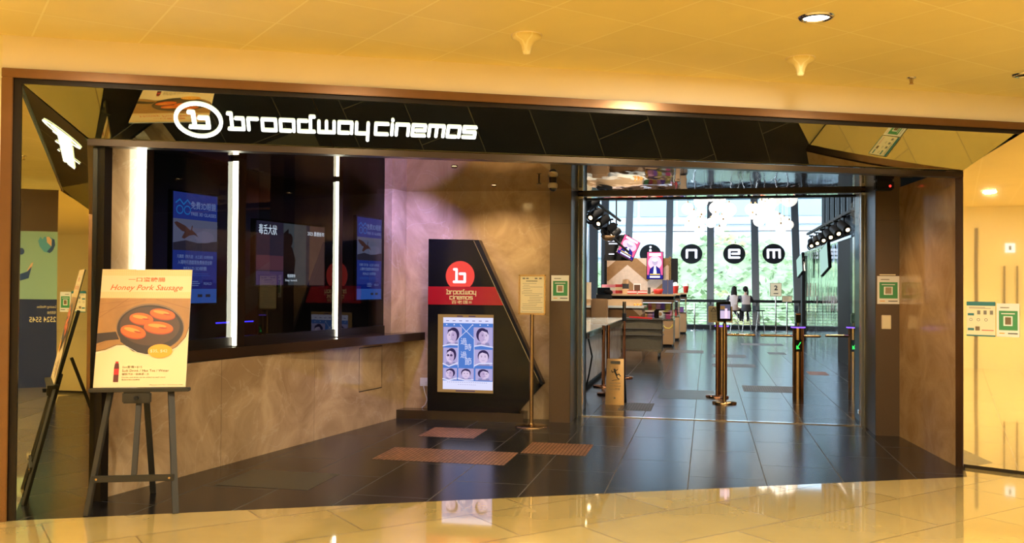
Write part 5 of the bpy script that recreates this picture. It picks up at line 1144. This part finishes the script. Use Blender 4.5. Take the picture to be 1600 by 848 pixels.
# ------------------------------------------------------------------ lights
def light(kind, name, loc, e_, col, size=.2, rot=None, sy=None, spread=None, blend=None, cone=None, hide_gl=False):
    l = bpy.data.lights.new(name, kind); l.energy = e_; l.color = col
    if kind == 'AREA':
        l.size = size
        if sy: l.shape = 'RECTANGLE'; l.size_y = sy
        else: l.shape = 'DISK'
        if spread: l.spread = spread
    elif kind in ('POINT', 'SPOT'): l.shadow_soft_size = size
    if kind == 'SPOT': l.spot_size = cone or R(120); l.spot_blend = .6
    o = bpy.data.objects.new(name, l); COL.objects.link(o); o.location = loc
    if rot: o.rotation_euler = rot
    return o
WARM = (1, .90, .66)
for (x, y) in [(.63, 5.72), (-3.2, 2.6), (-1.2, 3.6), (1.2, 4.2), (3.2, 5.6), (5.6, 8.2), (-1.5, .6), (1.8, 1.0), (4.6, 2.2), (-6.0, 3.2), (-3.6, -2.2), (1.0, -3.0), (4.5, -2.5), (7.5, 4.5)]:
    light('AREA', 'downlight_lamp', (x, y, CEZ-.02), 74, WARM, .17)
light('AREA', 'mall_fill', (0, 2.6, .9), 0.01, WARM, 1)  # added lamp in mid-air, no cove there, power near zero
# alcove
light('SPOT', 'alcove_spot', (-2.33, 8.27, ZC-.03), 45, (1, .78, .5), .03, cone=R(110))
light('SPOT', 'alcove_spot', (-2.33, 9.9, ZC-.03), 45, (1, .74, .42), .05, cone=R(140), rot=(R(6), 0, R(-15)))
light('SPOT', 'alcove_spot', (-2.1, 9.0, ZC-.03), 50, (1, .72, .30), .06, cone=R(150), rot=(R(12), 0, 0))  # added spot without a fitting, turns the back wall golden
light('SPOT', 'lavender_fill', (-2.95, 9.45, ZC-.03), 135, (.45, .36, 1), .03, cone=R(130), rot=(R(38), 0, R(55)))  # added spot, no LED fitting there, tints the corner granite lavender
light('SPOT', 'doorway_fill', (1.1, 9.3, ZC-.03), 55, (1, .62, .3), .03, cone=R(130))  # added spot without a fitting, brightens the right granite
# lobby
for (x, y, e_) in [(-2.0, 21.0, 900), (-2.0, 26.0, 1100), (-1.6, 14.6, 250), (1.2, 19, 200), (.8, 24, 500), (2.2, 14.5, 160), (.6, 15.5, 260), (1.6, 13.0, 160), (1.4, 30, 900)]:
    light('SPOT', 'lobby_fill', (x, y-(2.5 if y > 20 else 0), 5.2 if y > 20 else 4.2), e_, (1, .84, .64), .12, cone=R(120), rot=(R(25 if y > 20 else 5), 0, 0))  # added fill spots without fittings, for snack stand, counter and people
# daylight
sun = bpy.data.lights.new('sun', 'SUN'); sun.energy = 3.0; sun.angle = R(2); sun.color = (1, .97, .9)
so = bpy.data.objects.new('sun', sun); COL.objects.link(so); so.rotation_euler = (R(38), R(10), R(20))
pl_ = bpy.data.lights.new('window_portal', 'AREA'); pl_.shape = 'RECTANGLE'; pl_.size = 10; pl_.size_y = 7.8; pl_.cycles.is_portal = True
po = bpy.data.objects.new('window_portal', pl_); COL.objects.link(po); po.location = (.3, YW+TN*3.6+.15, 3.6); po.rotation_euler = (R(-90-21), 0, 0)
w = bpy.data.worlds.new('World'); SC.world = w; w.use_nodes = True; N = w.node_tree.nodes; L = w.node_tree.links; N.clear()
o = N.new('ShaderNodeOutputWorld'); bg = N.new('ShaderNodeBackground'); tc = N.new('ShaderNodeTexCoord'); sp = N.new('ShaderNodeSeparateXYZ'); rp = N.new('ShaderNodeValToRGB')
rp.color_ramp.elements[0].position = 0; rp.color_ramp.elements[0].color = (.70, .84, 1, 1); rp.color_ramp.elements[1].position = .6; rp.color_ramp.elements[1].color = (.62, .79, 1, 1)
L.new(tc.outputs['Generated'], sp.inputs[0]); L.new(sp.outputs[2], rp.inputs[0]); L.new(rp.outputs[0], bg.inputs[0]); bg.inputs[1].default_value = 11; L.new(bg.outputs[0], o.inputs[0])

# look-alikes: say which one by its order as seen from the mall
bpy.context.view_layer.update()
same = {}
for ob in bpy.data.objects:
    if ob.parent is None and ob.get('label') and ob.get('kind') != 'structure': same.setdefault(ob['label'], []).append(ob)
ORD = ['leftmost', 'second from left', 'third from left', 'fourth from left', 'fifth from left', 'sixth from left', 'seventh from left', 'eighth from left', 'ninth from left', 'tenth from left', 'eleventh from left', 'twelfth from left']
for lab, obs in same.items():
    if len(obs) > 1:
        obs.sort(key=lambda q: (q.matrix_world.translation-Vector((0, 0, 1.55))).dot(rr)/(q.matrix_world.translation-Vector((0, 0, 1.55))).dot(fw))
        for i_, ob in enumerate(obs): ob['label'] = (ORD[i_]+' ' if i_ == 0 and False else '')+lab+', '+(ORD[i_] if i_ < len(obs)-1 else 'rightmost')
SC.view_settings.view_transform = 'Standard'; SC.view_settings.look = 'None'; SC.view_settings.exposure = 0.0; SC.view_settings.gamma = 1.0; SC.view_settings.use_curve_mapping = False
cy = SC.cycles
try:
    cy.use_denoising = True; cy.max_bounces = 10; cy.diffuse_bounces = 5; cy.glossy_bounces = 6; cy.transparent_max_bounces = 16; cy.sample_clamp_indirect = 8; cy.caustics_reflective = False; cy.caustics_refractive = False; cy.blur_glossy = .5
except Exception: pass
